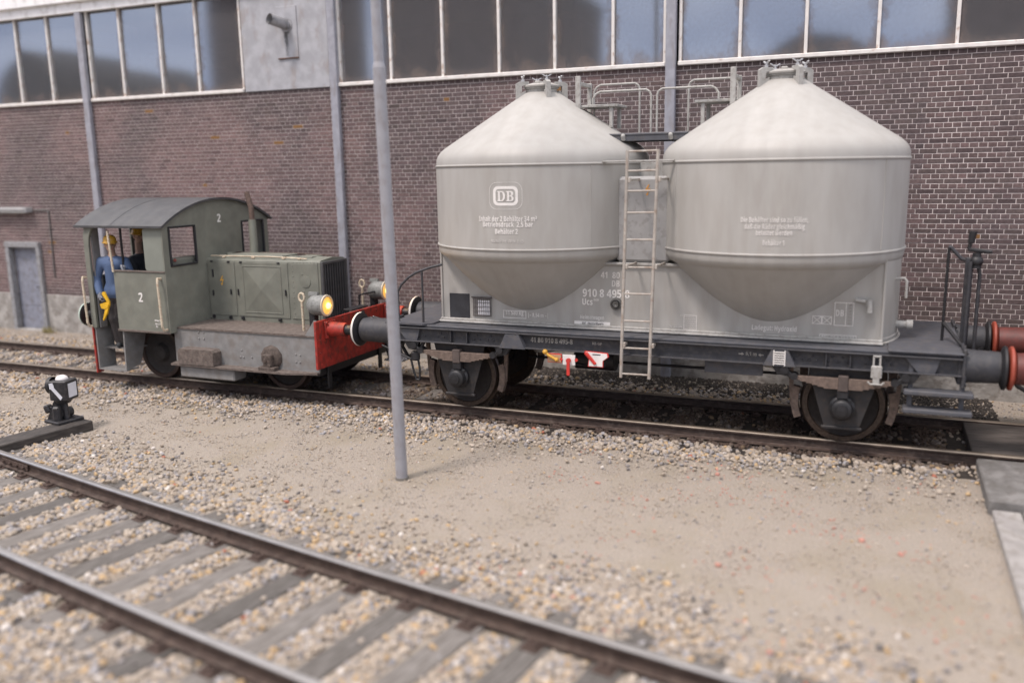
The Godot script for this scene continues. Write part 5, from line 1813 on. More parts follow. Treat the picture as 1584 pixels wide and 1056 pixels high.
	for s in [1.0, -1.0]:
		var z: float = s * 1.14
		var ap := MB.new()
		ap.bb(V(-7.50, 0.40, z - 0.012), V(-4.74, 0.94, z + 0.012))
		var apn := part(t, "side_frame", ap, grey)
		var ar := MB.new()
		for q in [[-7.0, 0.90], [-6.9, 0.90], [-7.0, 0.80], [-6.9, 0.80], [-6.17, 0.66], [-6.20, 0.55], [-6.14, 0.55], [-5.98, 0.56], [-5.15, 0.66], [-5.07, 0.65], [-5.15, 0.54], [-5.08, 0.54]]:
			ar.ball(V(q[0], q[1], z + s * 0.012), 0.016, 6, 4)
		part(apn, "rivets", ar, grey).set_meta("kind", "stuff")
		var lg := MB.new()
		var lp := PackedVector2Array([Vector2(-7.50, s * 1.12), Vector2(-7.45, s * 1.34), Vector2(-5.20, s * 1.34), Vector2(-4.75, s * 1.20), Vector2(-4.75, s * 1.12)])
		lg.prism(lp, -0.405, -0.375, Transform3D(Basis(Vector3.RIGHT, PI / 2), Vector3.ZERO))
		part(apn, "ledge", lg, board)
		# rounded box and fuel tank
		var tb := MB.new()
		tb.prism(PackedVector2Array([Vector2(-7.28, 0.41), Vector2(-6.58, 0.41), Vector2(-6.58, 0.62), Vector2(-6.62, 0.66), Vector2(-7.24, 0.66), Vector2(-7.28, 0.62)]), (z if s > 0 else z - 0.21), (z + 0.21 if s > 0 else z))
		part(t, "tool_box", tb, board)
		var ft := MB.new()
		ft.bev(V(-6.79, 0.275, s * 1.13), V(1.08, 0.19, 0.30), 0.02)
		part(t, "fuel_tank", ft, grey)
		var xb := MB.new()
		xb.lathe(Transform3D(Basis(Vector3.RIGHT, PI / 2 * s), V(-5.60, 0.58, z)), [Vector2(0.20, 0.0), Vector2(0.19, 0.04), Vector2(0.15, 0.07), Vector2(0.0, 0.08)], 10)
		xb.bev(V(-5.60, 0.55, z + s * 0.10), V(0.16, 0.20, 0.10), 0.015)
		xb.bev(V(-5.60, 0.43, z + s * 0.11), V(0.30, 0.06, 0.13), 0.01)
		xb.cyl(V(-5.63, 0.56, z + s * 0.14), V(-5.63, 0.56, z + s * 0.17), 0.035, -1, 8)
		xb.cyl(V(-5.55, 0.48, z + s * 0.14), V(-5.55, 0.48, z + s * 0.17), 0.03, -1, 8)
		part(t, "axle_box", xb, M("axle_box_rust", Color(0.085, 0.066, 0.055), 0.8, 0.1, {"var": 0.3, "scale": 3.0}))
	for x in [-8.15, -5.60]:
		wheelset(t, x, 0.43, M("loco_wheel", Color(0.022, 0.019, 0.018), 0.7, 0.0, {"var": 0.25}), M("loco_tyre", Color(0.045, 0.03, 0.026), 0.5, 0.3, {"var": 0.25}))
	var inner := MB.new()
	inner.bb(V(-9.0, 0.42, -0.62), V(-4.8, 0.86, 0.62))
	inner.bb(V(-7.6, 0.30, -0.5), V(-6.2, 0.5, 0.5))
	part(t, "main_frame", inner, black)
	var uf := MB.new()
	uf.bb(V(-5.05, 0.30, -1.0), V(-4.85, 0.50, 1.0))
	part(t, "front_underframe", uf, black)
	# --- buffer beams
	var XB := -4.72
	var bm := MB.new()
	bm.bev(V(XB - 0.02, 0.82, 0), V(0.04, 0.73, 2.42), 0.006)
	var beam := part(t, "front_beam", bm, red)
	var br := MB.new()
	for q in [[0.52, -1.1], [0.52, -0.4], [0.52, 0.3], [0.52, 1.1], [0.70, 1.13], [0.66, 0.8], [0.9, 1.13], [1.12, 0.5], [1.12, -0.5], [0.72, 0.2], [0.60, -0.8], [0.95, -0.1]]:
		br.ball(V(XB + 0.002, q[0], q[1]), 0.016, 6, 4)
	part(beam, "rivets", br, red).set_meta("kind", "stuff")
	var bm2 := MB.new()
	bm2.bev(V(-9.14, 0.89, 0), V(0.04, 0.62, 2.36), 0.006)
	for s in [-1.0, 1.0]:
		bm2.bev(V(-9.115, 0.52, s * 1.23), V(0.035, 0.80, 0.14), 0.006)
	part(t, "rear_beam", bm2, red)
	for s in [1.0, -1.0]:
		buffer(t, V(XB, 1.03, s * 0.875), -4.192, 0.105, 0.185, red, black, black)
		buffer(t, V(-9.16, 1.03, s * 0.875), -9.68, 0.105, 0.20, red, black, black, M("rim_pale_green", Color(0.45, 0.55, 0.48), 0.6))
		# headlamps on brackets
		headlamp(t, V(-4.98, 1.385, s * 0.875), s)
		# lamp irons with a ring
		var li := MB.new()
		li.tube([V(-5.19, 0.97, s * 0.86), V(-5.195, 1.42, s * 0.86)], 0.021, 8)
		for k in 10:
			var a0 := TAU * k / 10
			var a1 := TAU * (k + 1) / 10
			li.cyl(V(-5.195 + cos(a0) * 0.05, 1.49 + sin(a0) * 0.065, s * 0.86), V(-5.195 + cos(a1) * 0.05, 1.49 + sin(a1) * 0.065, s * 0.86), 0.018, -1, 8)
		part(t, "lamp_iron", li, cream)
		var gp := MB.new()
		gp.prism(PackedVector2Array([Vector2(-4.95, 0.96), Vector2(-4.74, 0.96), Vector2(-4.74, 1.20), Vector2(-4.78, 1.20)]), s * 1.16 - 0.012, s * 1.16 + 0.012)
		part(t, "beam_gusset", gp, grey)
	var hk := MB.new()
	hk.bev(V(-4.62, 1.03, 0), V(0.2, 0.10, 0.05), 0.012)
	hk.bev(V(-4.71, 1.03, 0), V(0.03, 0.26, 0.26), 0.01)
	part(t, "draw_hook", hk, black)
	var bz := MB.new()
	bz.bev(V(-4.85, 1.20, -0.10), V(0.16, 0.03, 0.50), 0.006)
	bz.tube([V(-5.0, 1.0, -0.45), V(-5.0, 1.35, -0.45), V(-4.92, 1.38, -0.45), V(-4.86, 1.38, -0.75)], 0.015, 8)
	part(t, "cable_tray", bz, black)
	# steps under the far end of the front beam and guard irons
	for s in [1.0, -1.0]:
		var gi := MB.new()
		gi.bev(V(-4.84, 0.28, s * 0.7525), V(0.03, 0.42, 0.10), 0.006)
		part(t, "rail_guard", gi, black)
	var ss := MB.new()
	ss.bev(V(-4.62, 0.50, -1.0), V(0.05, 0.5, 0.05), 0.006, Basis(Vector3.BACK, 0.25))
	ss.bev(V(-4.62, 0.50, -0.62), V(0.05, 0.5, 0.05), 0.006, Basis(Vector3.BACK, 0.25))
	var sn := part(t, "shunter_step", ss, black)
	var tr2 := MB.new()
	tr2.bev(V(-4.46, 0.26, -0.81), V(0.36, 0.03, 0.52), 0.006)
	for k in 6:
		tr2.bev(V(-4.59 + k * 0.052, 0.278, -0.81), V(0.018, 0.012, 0.46), 0.003, Basis(Vector3.UP, 0.4))
	part(sn, "tread", tr2, M("tread_grey", Color(0.16, 0.165, 0.18), 0.5, 0.3))
	# lettering
	lettering(t, "2", 0.145, Transform3D(Basis(), V(-7.99, 1.37, H + 0.002)), white, 0.8, 0, 700, "Droid Sans", 0.085)
	lettering(t, "2", 0.135, Transform3D(bas, V(XF + 0.002, 2.57, -0.02)), white, 0.8, 0, 700, "Droid Sans", 0.085)
	lettering(t, "Br-Gew 12,5 t", 0.028, Transform3D(Basis(), V(-7.655, 1.06, H + 0.002)), white, 0.8, 0, 600, "Droid Sans", 0.16)
	lettering(t, "Unt. 3.7.81", 0.028, Transform3D(Basis(), V(-7.665, 1.01, H + 0.002)), white, 0.8, 0, 600, "Droid Sans", 0.13)
	lettering(t, "Pr", 0.028, Transform3D(Basis(), V(-7.70, 0.965, H + 0.002)), white, 0.8, 0, 600, "Droid Sans", 0.04)

func headlamp(t: Node3D, at: Vector3, s: float) -> void:
	var grey := M("lamp_grey", Color(0.20, 0.205, 0.195), 0.5, 0.0, {"var": 0.15, "dc": Color(0.06, 0.06, 0.055), "da": 0.6, "dscale": 2.5})
	var xf := Transform3D(Basis(Vector3.BACK, -PI / 2), at)   # local y towards +x
	var b := MB.new()
	b.lathe(xf, [Vector2(0.0, -0.08), Vector2(0.10, -0.06), Vector2(0.145, 0.0), Vector2(0.155, 0.05), Vector2(0.155, 0.22), Vector2(0.165, 0.225), Vector2(0.165, 0.245)], 28)
	b.prism(PackedVector2Array([Vector2(-0.03, 0.14), Vector2(0.03, 0.14), Vector2(0.02, 0.20), Vector2(-0.02, 0.20)]), -0.06, 0.10, Transform3D(Basis(V(0, 0, -1), V(0, 1, 0), V(1, 0, 0)), at))
	var lamp := part(t, "headlamp", b, grey)
	var rg := MB.new()
	rg.lathe(xf, [Vector2(0.166, 0.240), Vector2(0.162, 0.258), Vector2(0.135, 0.262), Vector2(0.128, 0.228)], 28)
	part(lamp, "lamp_rim", rg, M("lamp_rim_cream", Color(0.55, 0.47, 0.36), 0.45, 0.0, {"var": 0.1}))
	var br := MB.new()
	br.bev(at + V(0.0, -0.24, 0), V(0.10, 0.30, 0.12), 0.01)
	part(lamp, "lamp_bracket", br, M("grease_black"))
	var rf := MB.new()
	rf.lathe(xf, [Vector2(0.135, 0.225), Vector2(0.11, 0.16), Vector2(0.06, 0.10), Vector2(0.0, 0.08)], 24, 0, TAU, -1.0)
	var rm := StandardMaterial3D.new()
	rm.resource_name = "reflector"
	rm.albedo_color = Color(0.9, 0.78, 0.5)
	rm.metallic = 0.8
	rm.roughness = 0.3
	part(lamp, "reflector", rf, rm)
	var gl := MB.new()
	gl.lathe(xf, [Vector2(0.132, 0.236), Vector2(0.10, 0.252), Vector2(0.05, 0.264), Vector2(0.0, 0.268)], 24, 0, TAU, -1.0)
	var gm := StandardMaterial3D.new()
	gm.resource_name = "lamp_lens"
	gm.albedo_color = Color(0.95, 0.80, 0.48)
	gm.roughness = 0.25
	gm.emission_enabled = true
	gm.emission = Color(1.0, 0.72, 0.28)
	gm.emission_energy_multiplier = 0.35
	part(lamp, "lamp_lens", gl, gm)
	var bu := MB.new()
	bu.ball(at + V(0.265, 0.0, 0), 0.048, 14, 8)
	var bm := StandardMaterial3D.new()
	bm.resource_name = "lamp_bulb"
	bm.albedo_color = Color(1.0, 0.9, 0.5)
	bm.emission_enabled = true
	bm.emission = Color(1.0, 0.84, 0.36)
	bm.emission_energy_multiplier = 3.0
	part(lamp, "lamp_bulb", bu, bm)
	var l := SpotLight3D.new()
	l.name = "headlamp_beam"
	l.light_color = Color(1.0, 0.75, 0.38)
	l.light_energy = 0.35
	l.light_size = 0.12
	l.spot_range = 20.0
	l.spot_angle = 55.0
	l.spot_attenuation = 2.0
	l.shadow_enabled = true
	add_child(l)
	l.look_at_from_position(at + V(0.34, 0, 0), at + V(3.0, -0.3, 0))

# ---------------------------------------------------------------- people: joined tapered capsules meshed as surface nets
func sd_cap(p: Vector3, a: Vector3, b: Vector3, ra: float, rb: float) -> float:
	var ab := b - a
	var h := clampf((p - a).dot(ab) / maxf(ab.length_squared(), 1e-9), 0.0, 1.0)
	return p.distance_to(a + ab * h) - lerpf(ra, rb, h)

# bones: [a, b, ra, rb, colour]; adds to mb
func nets(mb: MB, bones: Array, cell: float, blend: float) -> void:
	var lo := Vector3.ONE * 1e9
	var hi := -lo
	for b in bones:
		var r: float = maxf(b[2], b[3]) + cell * 2 + blend
		for k in 2:
			lo = lo.min(b[k] - Vector3.ONE * r)
			hi = hi.max(b[k] + Vector3.ONE * r)
	var N := Vector3i(((hi - lo) / cell).ceil()) + Vector3i.ONE
	var field := PackedFloat32Array()
	field.resize(N.x * N.y * N.z)
	field.fill(1e3)
	var acc := PackedFloat32Array()
	acc.resize(field.size())
	for b in bones:
		var r: float = maxf(b[2], b[3]) + cell * 2.5 + blend
		var l: Vector3 = (b[0] as Vector3).min(b[1]) - Vector3.ONE * r
		var h: Vector3 = (b[0] as Vector3).max(b[1]) + Vector3.ONE * r
		var i0 := Vector3i(((l - lo) / cell).floor()).clamp(Vector3i.ZERO, N - Vector3i.ONE)
		var i1 := Vector3i(((h - lo) / cell).ceil()).clamp(Vector3i.ZERO, N - Vector3i.ONE)
		for z in range(i0.z, i1.z + 1):
			for y in range(i0.y, i1.y + 1):
				for x in range(i0.x, i1.x + 1):
					var d := sd_cap(lo + Vector3(x, y, z) * cell, b[0], b[1], b[2], b[3])
					var id := x + N.x * (y + N.y * z)
					var o := field[id]
					var k := maxf(blend - absf(o - d), 0.0) / blend
					field[id] = minf(o, d) - k * k * blend * 0.25
	var vid := {}
	var vs := PackedVector3Array()
	var cs := PackedColorArray()
	var sx := 1
	var sy := N.x
	var sz := N.x * N.y
	var corner := [0, sx, sy, sx + sy, sz, sx + sz, sy + sz, sx + sy + sz]
	var edges := [[0, 1], [2, 3], [4, 5], [6, 7], [0, 2], [1, 3], [4, 6], [5, 7], [0, 4], [1, 5], [2, 6], [3, 7]]
	for z in N.z - 1:
		for y in N.y - 1:
			for x in N.x - 1:
				var id := x + sy * y + sz * z
				var inside := 0
				for c in 8:
					if field[id + corner[c]] < 0:
						inside += 1
				if inside == 0 or inside == 8:
					continue
				var sum := Vector3.ZERO
				var cnt := 0
				for e in edges:
					var f0 := field[id + corner[e[0]]]
					var f1 := field[id + corner[e[1]]]
					if (f0 < 0) != (f1 < 0):
						var t := f0 / (f0 - f1)
						var p0 := Vector3(e[0] & 1, (e[0] >> 1) & 1, e[0] >> 2)
						var p1 := Vector3(e[1] & 1, (e[1] >> 1) & 1, e[1] >> 2)
						sum += p0.lerp(p1, t)
						cnt += 1
				var P := lo + (Vector3(x, y, z) + sum / cnt) * cell
				vid[id] = vs.size()
				vs.append(P)
				var best := 1e9
				var col := Color.WHITE
				for b in bones:
					var d := sd_cap(P, b[0], b[1], b[2], b[3])
					if d < best:
						best = d
						col = b[4]
				cs.append(col)
	var ns := PackedVector3Array()
	for P in vs:
		var g := Vector3.ZERO
		var q := ((P - lo) / cell)
		var i := Vector3i(q.round()).clamp(Vector3i.ONE, N - Vector3i.ONE * 2)
		var id := i.x + sy * i.y + sz * i.z
		g = Vector3(field[id + 1] - field[id - 1], field[id + sy] - field[id - sy], field[id + sz] - field[id - sz])
		ns.append(g.normalized())
	mb.use_c = true
	var axes := [[sx, sy, sz], [sy, sz, sx], [sz, sx, sy]]
	for id in vid:
		for a in axes:
			var f0 := field[id]
			var f1 := field[id + a[0]]
			if (f0 < 0) == (f1 < 0):
				continue
			var q := [id, id - a[1], id - a[1] - a[2], id - a[2]]
			if not (vid.has(q[1]) and vid.has(q[2]) and vid.has(q[3])):
				continue
			var w := []
			for k in 4:
				w.append(vid[q[k]])
			if f0 > 0:
				w.reverse()
			for tr in [[0, 1, 2], [0, 2, 3]]:
				for k in [0, 2, 1]:
					mb.v.append(vs[w[tr[k]]])
					mb.n.append(ns[w[tr[k]]])
					mb.c.append(cs[w[tr[k]]])

func build_people() -> void:
	var pm := StandardMaterial3D.new()
	pm.resource_name = "painted_cloth"
	pm.vertex_color_use_as_albedo = true
	pm.roughness = 0.75
	var blue := Color(0.072, 0.115, 0.215)
	var trou := Color(0.028, 0.026, 0.025)
	var skin := Color(0.40, 0.255, 0.19)
	var hair := Color(0.05, 0.03, 0.02)
	var glove := Color(0.25, 0.26, 0.29)
	var shoe := Color(0.03, 0.032, 0.038)
	# the man on the step: faces out of the cab, turned towards the wagon
	var man := thing("person", V(-8.74, 0.545, 1.08), "person in blue jacket and yellow helmet standing on the locomotive's entrance step", "person")
	var head := V(-8.705, 2.265, 1.14)
	var fwd := V(0.80, -0.06, 0.60).normalized()
	var side := V(0.60, 0, -0.80)     # towards the person's left hand
	var chest := V(-8.735, 1.93, 1.08)
	var waist := V(-8.745, 1.56, 1.07)
	var hip := V(-8.745, 1.42, 1.06)
	var shr := chest + V(-0.20, 0.05, 0.06)
	var shl := chest + V(0.20, 0.05, -0.05)
	var elr := V(-9.02, 1.70, 1.20)
	var har := V(-8.885, 1.455, 1.28)
	var ell := V(-8.42, 1.72, 1.02)
	var hal := V(-8.40, 1.90, 1.20)
	var bones := [
		[chest + V(-0.11, 0.02, 0.02), chest + V(0.11, 0.02, -0.02), 0.12, 0.12, blue],
		[chest, waist, 0.150, 0.142, blue],
		[waist + V(-0.05, 0, 0), waist + V(0.05, 0, 0), 0.125, 0.125, blue],
		[waist + V(-0.07, -0.07, 0), waist + V(0.07, -0.07, 0), 0.145, 0.145, blue],
		[hip + V(-0.07, -0.04, 0), hip + V(0.07, -0.04, 0), 0.115, 0.115, trou],
		[shr, elr, 0.082, 0.064, blue],
		[elr, har.lerp(elr, 0.12), 0.070, 0.055, blue],
		[shl, ell, 0.082, 0.064, blue],
		[ell, hal.lerp(ell, 0.12), 0.070, 0.052, blue],
		[chest + V(0, 0.08, 0), chest + V(0, 0.13, 0.01), 0.075, 0.065, blue],
		[chest + V(0.005, 0.13, 0.015), head - V(0, 0.10, 0.02), 0.055, 0.053, skin],
		[hip + V(-0.085, -0.04, 0.02), V(-8.80, 1.03, 1.13), 0.098, 0.075, trou],
		[V(-8.80, 1.03, 1.13), V(-8.775, 0.66, 1.09), 0.076, 0.066, trou],
		[hip + V(0.085, -0.04, -0.01), V(-8.675, 1.02, 1.12), 0.098, 0.075, trou],
		[V(-8.675, 1.02, 1.12), V(-8.66, 0.66, 1.07), 0.076, 0.066, trou],
		[V(-8.79, 0.59, 1.06), V(-8.735, 0.58, 1.14), 0.047, 0.040, shoe],
		[V(-8.67, 0.59, 1.05), V(-8.60, 0.58, 1.12), 0.047, 0.040, shoe],
	]
	var body := MB.new()
	nets(body, bones, 0.013, 0.03)
	nets(body, head_bones(head, fwd, side, skin, hair), 0.0075, 0.012)
	nets(body, hand_bones(har, V(-0.02, -1.0, 0.10).normalized(), V(0.86, 0, 0.5), V(0.5, 0.1, -0.86), glove), 0.006, 0.006)
	nets(body, hand_bones(hal, V(0.25, 0.05, 0.3).normalized(), V(-0.3, 0.75, 0.2).normalized(), V(0.2, -0.75, 0.2).normalized(), glove), 0.006, 0.006)
	part(man, "body", body, pm)
	part(man, "helmet", helmet(head, fwd, side), M("helmet_yellow", Color(0.52, 0.285, 0.03), 0.35, 0.0, {"var": 0.06}))
	var col := MB.new()
	for s in [-1.0, 1.0]:
		col.prism(PackedVector2Array([Vector2(0, 0), Vector2(s * 0.085, 0.05), Vector2(s * 0.06, 0.10), Vector2(s * 0.01, 0.09)]) if s > 0 else PackedVector2Array([Vector2(0, 0), Vector2(-0.01, 0.09), Vector2(-0.06, 0.10), Vector2(-0.085, 0.05)]), -0.006, 0.006, Transform3D(Basis(side, V(0, 1, 0), side.cross(V(0, 1, 0))).rotated(side, -0.5), chest + V(0, 0.06, 0) + fwd * 0.13))
	part(man, "collar", col, M("collar_blue", Color(0.062, 0.115, 0.25), 0.8))
	# the yellow tool in the gloved hand
	var tool := thing("hand_tool", V(-8.80, 1.02, 1.33), "yellow angular hand tool with a pointed end held in the gloved hand", "tool")
	var ym := M("tool_yellow", Color(0.72, 0.42, 0.015), 0.4, 0.0, {"var": 0.08, "dc": Color(0.12, 0.07, 0.01), "da": 0.6, "dlo": 0.66, "dhi": 0.74, "dscale": 5.0})
	var th := MB.new()
	th.prism(PackedVector2Array([Vector2(-8.765, 1.505), Vector2(-8.725, 1.515), Vector2(-8.635, 1.345), Vector2(-8.64, 1.29), Vector2(-8.685, 1.30), Vector2(-8.695, 1.355), Vector2(-8.78, 1.47)]), 1.318, 1.342)
	part(tool, "grip", th, ym)
	var tb := MB.new()
	tb.prism(PackedVector2Array([Vector2(-8.835, 1.305), Vector2(-8.72, 1.34), Vector2(-8.65, 1.31), Vector2(-8.66, 1.265), Vector2(-8.745, 1.225), Vector2(-8.815, 1.235)]), 1.308, 1.352)
	part(tool, "casing", tb, ym)
	var tt := MB.new()
	tt.prism(PackedVector2Array([Vector2(-8.735, 1.24), Vector2(-8.645, 1.30), Vector2(-8.705, 1.16), Vector2(-8.80, 1.03), Vector2(-8.81, 1.05)]), 1.315, 1.345)
	part(tool, "blade", tt, ym)
	# the driver inside the cab
	var drv := thing("person", V(-8.75, 0.88, 0.48), "person in dark clothes and yellow helmet standing at the controls inside the cab", "person")
	var h2 := V(-8.730, 2.36, 0.500)
	var f2 := V(0.96, -0.1, 0.25).normalized()
	var s2 := V(0.25, 0, -0.96)
	var dc := Color(0.03, 0.032, 0.04)
	var ch := V(-8.760, 1.93, 0.480)
	var hp := V(-8.760, 1.45, 0.480)
	var bn := [
		[ch + V(0, 0, 0.10), ch - V(0, 0, 0.10), 0.12, 0.12, dc],
		[ch, hp, 0.14, 0.13, dc],
		[ch + V(0, 0.03, 0.19), V(-8.630, 1.68, 0.720), 0.075, 0.06, dc],
		[V(-8.630, 1.68, 0.720), V(-8.350, 1.66, 0.650), 0.058, 0.045, dc],
		[ch + V(0, 0.03, -0.19), V(-8.630, 1.68, 0.240), 0.075, 0.06, dc],
		[V(-8.630, 1.68, 0.240), V(-8.350, 1.66, 0.320), 0.058, 0.045, dc],
		[ch + V(0, 0.1, 0), h2 - V(0.02, 0.10, 0), 0.06, 0.053, skin],
		[hp + V(0, 0, 0.09), V(-8.730, 1.15, 0.580), 0.10, 0.08, trou],
		[V(-8.730, 1.15, 0.580), V(-8.770, 0.97, 0.580), 0.08, 0.07, trou],
		[hp - V(0, 0, 0.09), V(-8.730, 1.15, 0.380), 0.10, 0.08, trou],
		[V(-8.730, 1.15, 0.380), V(-8.770, 0.97, 0.380), 0.08, 0.07, trou],
		[V(-8.790, 0.925, 0.580), V(-8.680, 0.92, 0.590), 0.045, 0.038, shoe],
		[V(-8.790, 0.925, 0.380), V(-8.680, 0.92, 0.370), 0.045, 0.038, shoe],
	]
	var b2 := MB.new()
	nets(b2, bn, 0.016, 0.03)
	nets(b2, head_bones(h2, f2, s2, skin, hair), 0.009, 0.012)
	nets(b2, hand_bones(V(-8.330, 1.66, 0.650), V(1, 0, 0), V(0, 0, -1), V(0, -1, 0), skin), 0.007, 0.006)
	nets(b2, hand_bones(V(-8.330, 1.66, 0.320), V(1, 0, 0), V(0, 0, 1), V(0, -1, 0), skin), 0.007, 0.006)
	part(drv, "body", b2, pm)
	part(drv, "helmet", helmet(h2, f2, s2), M("helmet_yellow"))

func head_bones(h: Vector3, f: Vector3, s: Vector3, skin: Color, hair: Color) -> Array:
	var up := s.cross(f).normalized()
	if up.y < 0:
		up = -up
	var dark := Color(0.05, 0.03, 0.025)
	var out := [
		[h + up * 0.03 - f * 0.018, h + up * 0.01 - f * 0.035, 0.092, 0.085, hair],
		[h + up * 0.02 + f * 0.015, h - up * 0.06 + f * 0.025, 0.080, 0.062, skin],
		[h - up * 0.085 + f * 0.05, h - up * 0.085 + f * 0.055, 0.034, 0.03, skin],
		[h + up * 0.01 + f * 0.092, h - up * 0.025 + f * 0.112, 0.009, 0.014, skin],
		[h - up * 0.062 + f * 0.083 - s * 0.018, h - up * 0.062 + f * 0.083 + s * 0.018, 0.0075, 0.0075, Color(0.32, 0.12, 0.10)],
		[h - up * 0.02 - f * 0.06, h + up * 0.02 - f * 0.05, 0.06, 0.06, hair],
	]
	for e in [-1.0, 1.0]:
		out.append([h + up * 0.012 + f * 0.088 + s * e * 0.030, h + up * 0.012 + f * 0.087 + s * e * 0.036, 0.0125, 0.0125, dark])
		out.append([h + up * 0.030 + f * 0.092 + s * e * 0.020, h + up * 0.032 + f * 0.086 + s * e * 0.044, 0.0075, 0.006, dark])
		out.append([h + up * 0.01 + s * e * 0.080, h - up * 0.03 + s * e * 0.078 + f * 0.004, 0.016, 0.011, skin])
	return out

# wrist, direction of the fingers, direction across to the thumb, palm normal (fingers curl towards it)
func hand_bones(w: Vector3, d: Vector3, th: Vector3, pn: Vector3, col: Color) -> Array:
	var out := [[w - d * 0.02, w + d * 0.04, 0.040, 0.036, col]]
	var lens := [0.070, 0.078, 0.072, 0.058]
	for k in 4:
		var off := th * (0.030 - 0.020 * k)
		var a := w + d * 0.085 + off
		out.append([w + d * 0.02 + off * 0.8, a, 0.016, 0.0115, col])
		var b: Vector3 = a + (d * 0.75 + pn * 0.65).normalized() * lens[k] * 0.45
		var c: Vector3 = b + (d * 0.1 + pn).normalized() * lens[k] * 0.35
		var e: Vector3 = c + (pn * 0.75 - d * 0.6).normalized() * lens[k] * 0.25
		out.append([a, b, 0.0105, 0.0095, col])
		out.append([b, c, 0.0095, 0.009, col])
		out.append([c, e, 0.009, 0.008, col])
	var t0 := w + d * 0.025 + th * 0.028
	var t1 := t0 + (d * 0.6 + th * 0.7 + pn * 0.4).normalized() * 0.042
	out.append([t0, t1, 0.014, 0.011, col])
	out.append([t1, t1 + (d * 0.6 + pn * 0.8).normalized() * 0.035, 0.0105, 0.009, col])
	return out

func helmet(h: Vector3, f: Vector3, s: Vector3) -> MB:
	var up := s.cross(f).normalized()
	if up.y < 0:
		up = -up
	var z := s.cross(up)
	if z.dot(f) < 0:
		z = -z
	var bas := Basis(up.cross(z), up, z)
	var mb := MB.new()
	mb.lathe(Transform3D(bas * Basis.from_scale(V(0.92, 1, 1.12)), h + up * 0.035), [Vector2(0.128, -0.004), Vector2(0.130, 0.006), Vector2(0.112, 0.016), Vector2(0.110, 0.05), Vector2(0.095, 0.09), Vector2(0.06, 0.118), Vector2(0.0, 0.127)], 24, 0, TAU, 0.3)
	mb.lathe(Transform3D(bas * Basis.from_scale(V(0.92, 1, 1.12)), h + up * 0.035), [Vector2(0.0, 0.10), Vector2(0.10, 0.02), Vector2(0.128, -0.004)], 24)
	mb.prism(PackedVector2Array([Vector2(-0.085, 0.09), Vector2(-0.06, 0.175), Vector2(0, 0.195), Vector2(0.06, 0.175), Vector2(0.085, 0.09)]), -0.006, 0.004, Transform3D(Basis(bas.x, bas.z, bas.y), h + up * 0.035))
	mb.bev(h + up * 0.14, V(0.024, 0.03, 0.17), 0.008, bas)
	return mb

# ---------------------------------------------------------------- lamp post
func build_pole() -> void:
	var t := thing("lamp_post", V(-2.081, GROUND, 3.385), "plain light grey steel post rising from the sand in front of the wagon", "post")
	var m := M("post_grey", Color(0.285, 0.285, 0.305), 0.5, 0.0, {"var": 0.06, "scale": 0.8, "dc": Color(0.22, 0.205, 0.20), "da": 0.5, "dscale": 1.5, "dstretch": V(1, 0.4, 1)})
	var b := V(-2.081, GROUND - 0.3, 3.385)
	var mid := V(-2.152, 4.45, 3.385)
	var top := V(-2.20, 8.2, 3.385)
	var mb := MB.new()
	mb.cyl(b, mid, 0.0685, 0.0685, 28)
	mb.cyl(mid, mid + (top - mid).normalized() * 0.06, 0.0685, 0.054, 28, false)
	part(t, "lower_tube", mb, m)
	var m2 := MB.new()
	m2.cyl(mid + V(0, 0.05, 0), top, 0.054, 0.045, 28)
	part(t, "upper_tube", m2, m)
	var hd := MB.new()
	hd.bev(top + V(0.3, 0.05, 0), V(0.9, 0.12, 0.26), 0.03)
	part(t, "lamp_head", hd, m)
	var ft := MB.new()
	ft.cyl(V(-2.081, GROUND - 0.05, 3.385), V(-2.081, GROUND + 0.022, 3.385), 0.085, 0.078, 24)
	part(t, "foot_collar", ft, M("collar_dirt", Color(0.14, 0.13, 0.115), 0.9))  # foot ring in a darker tone than the post

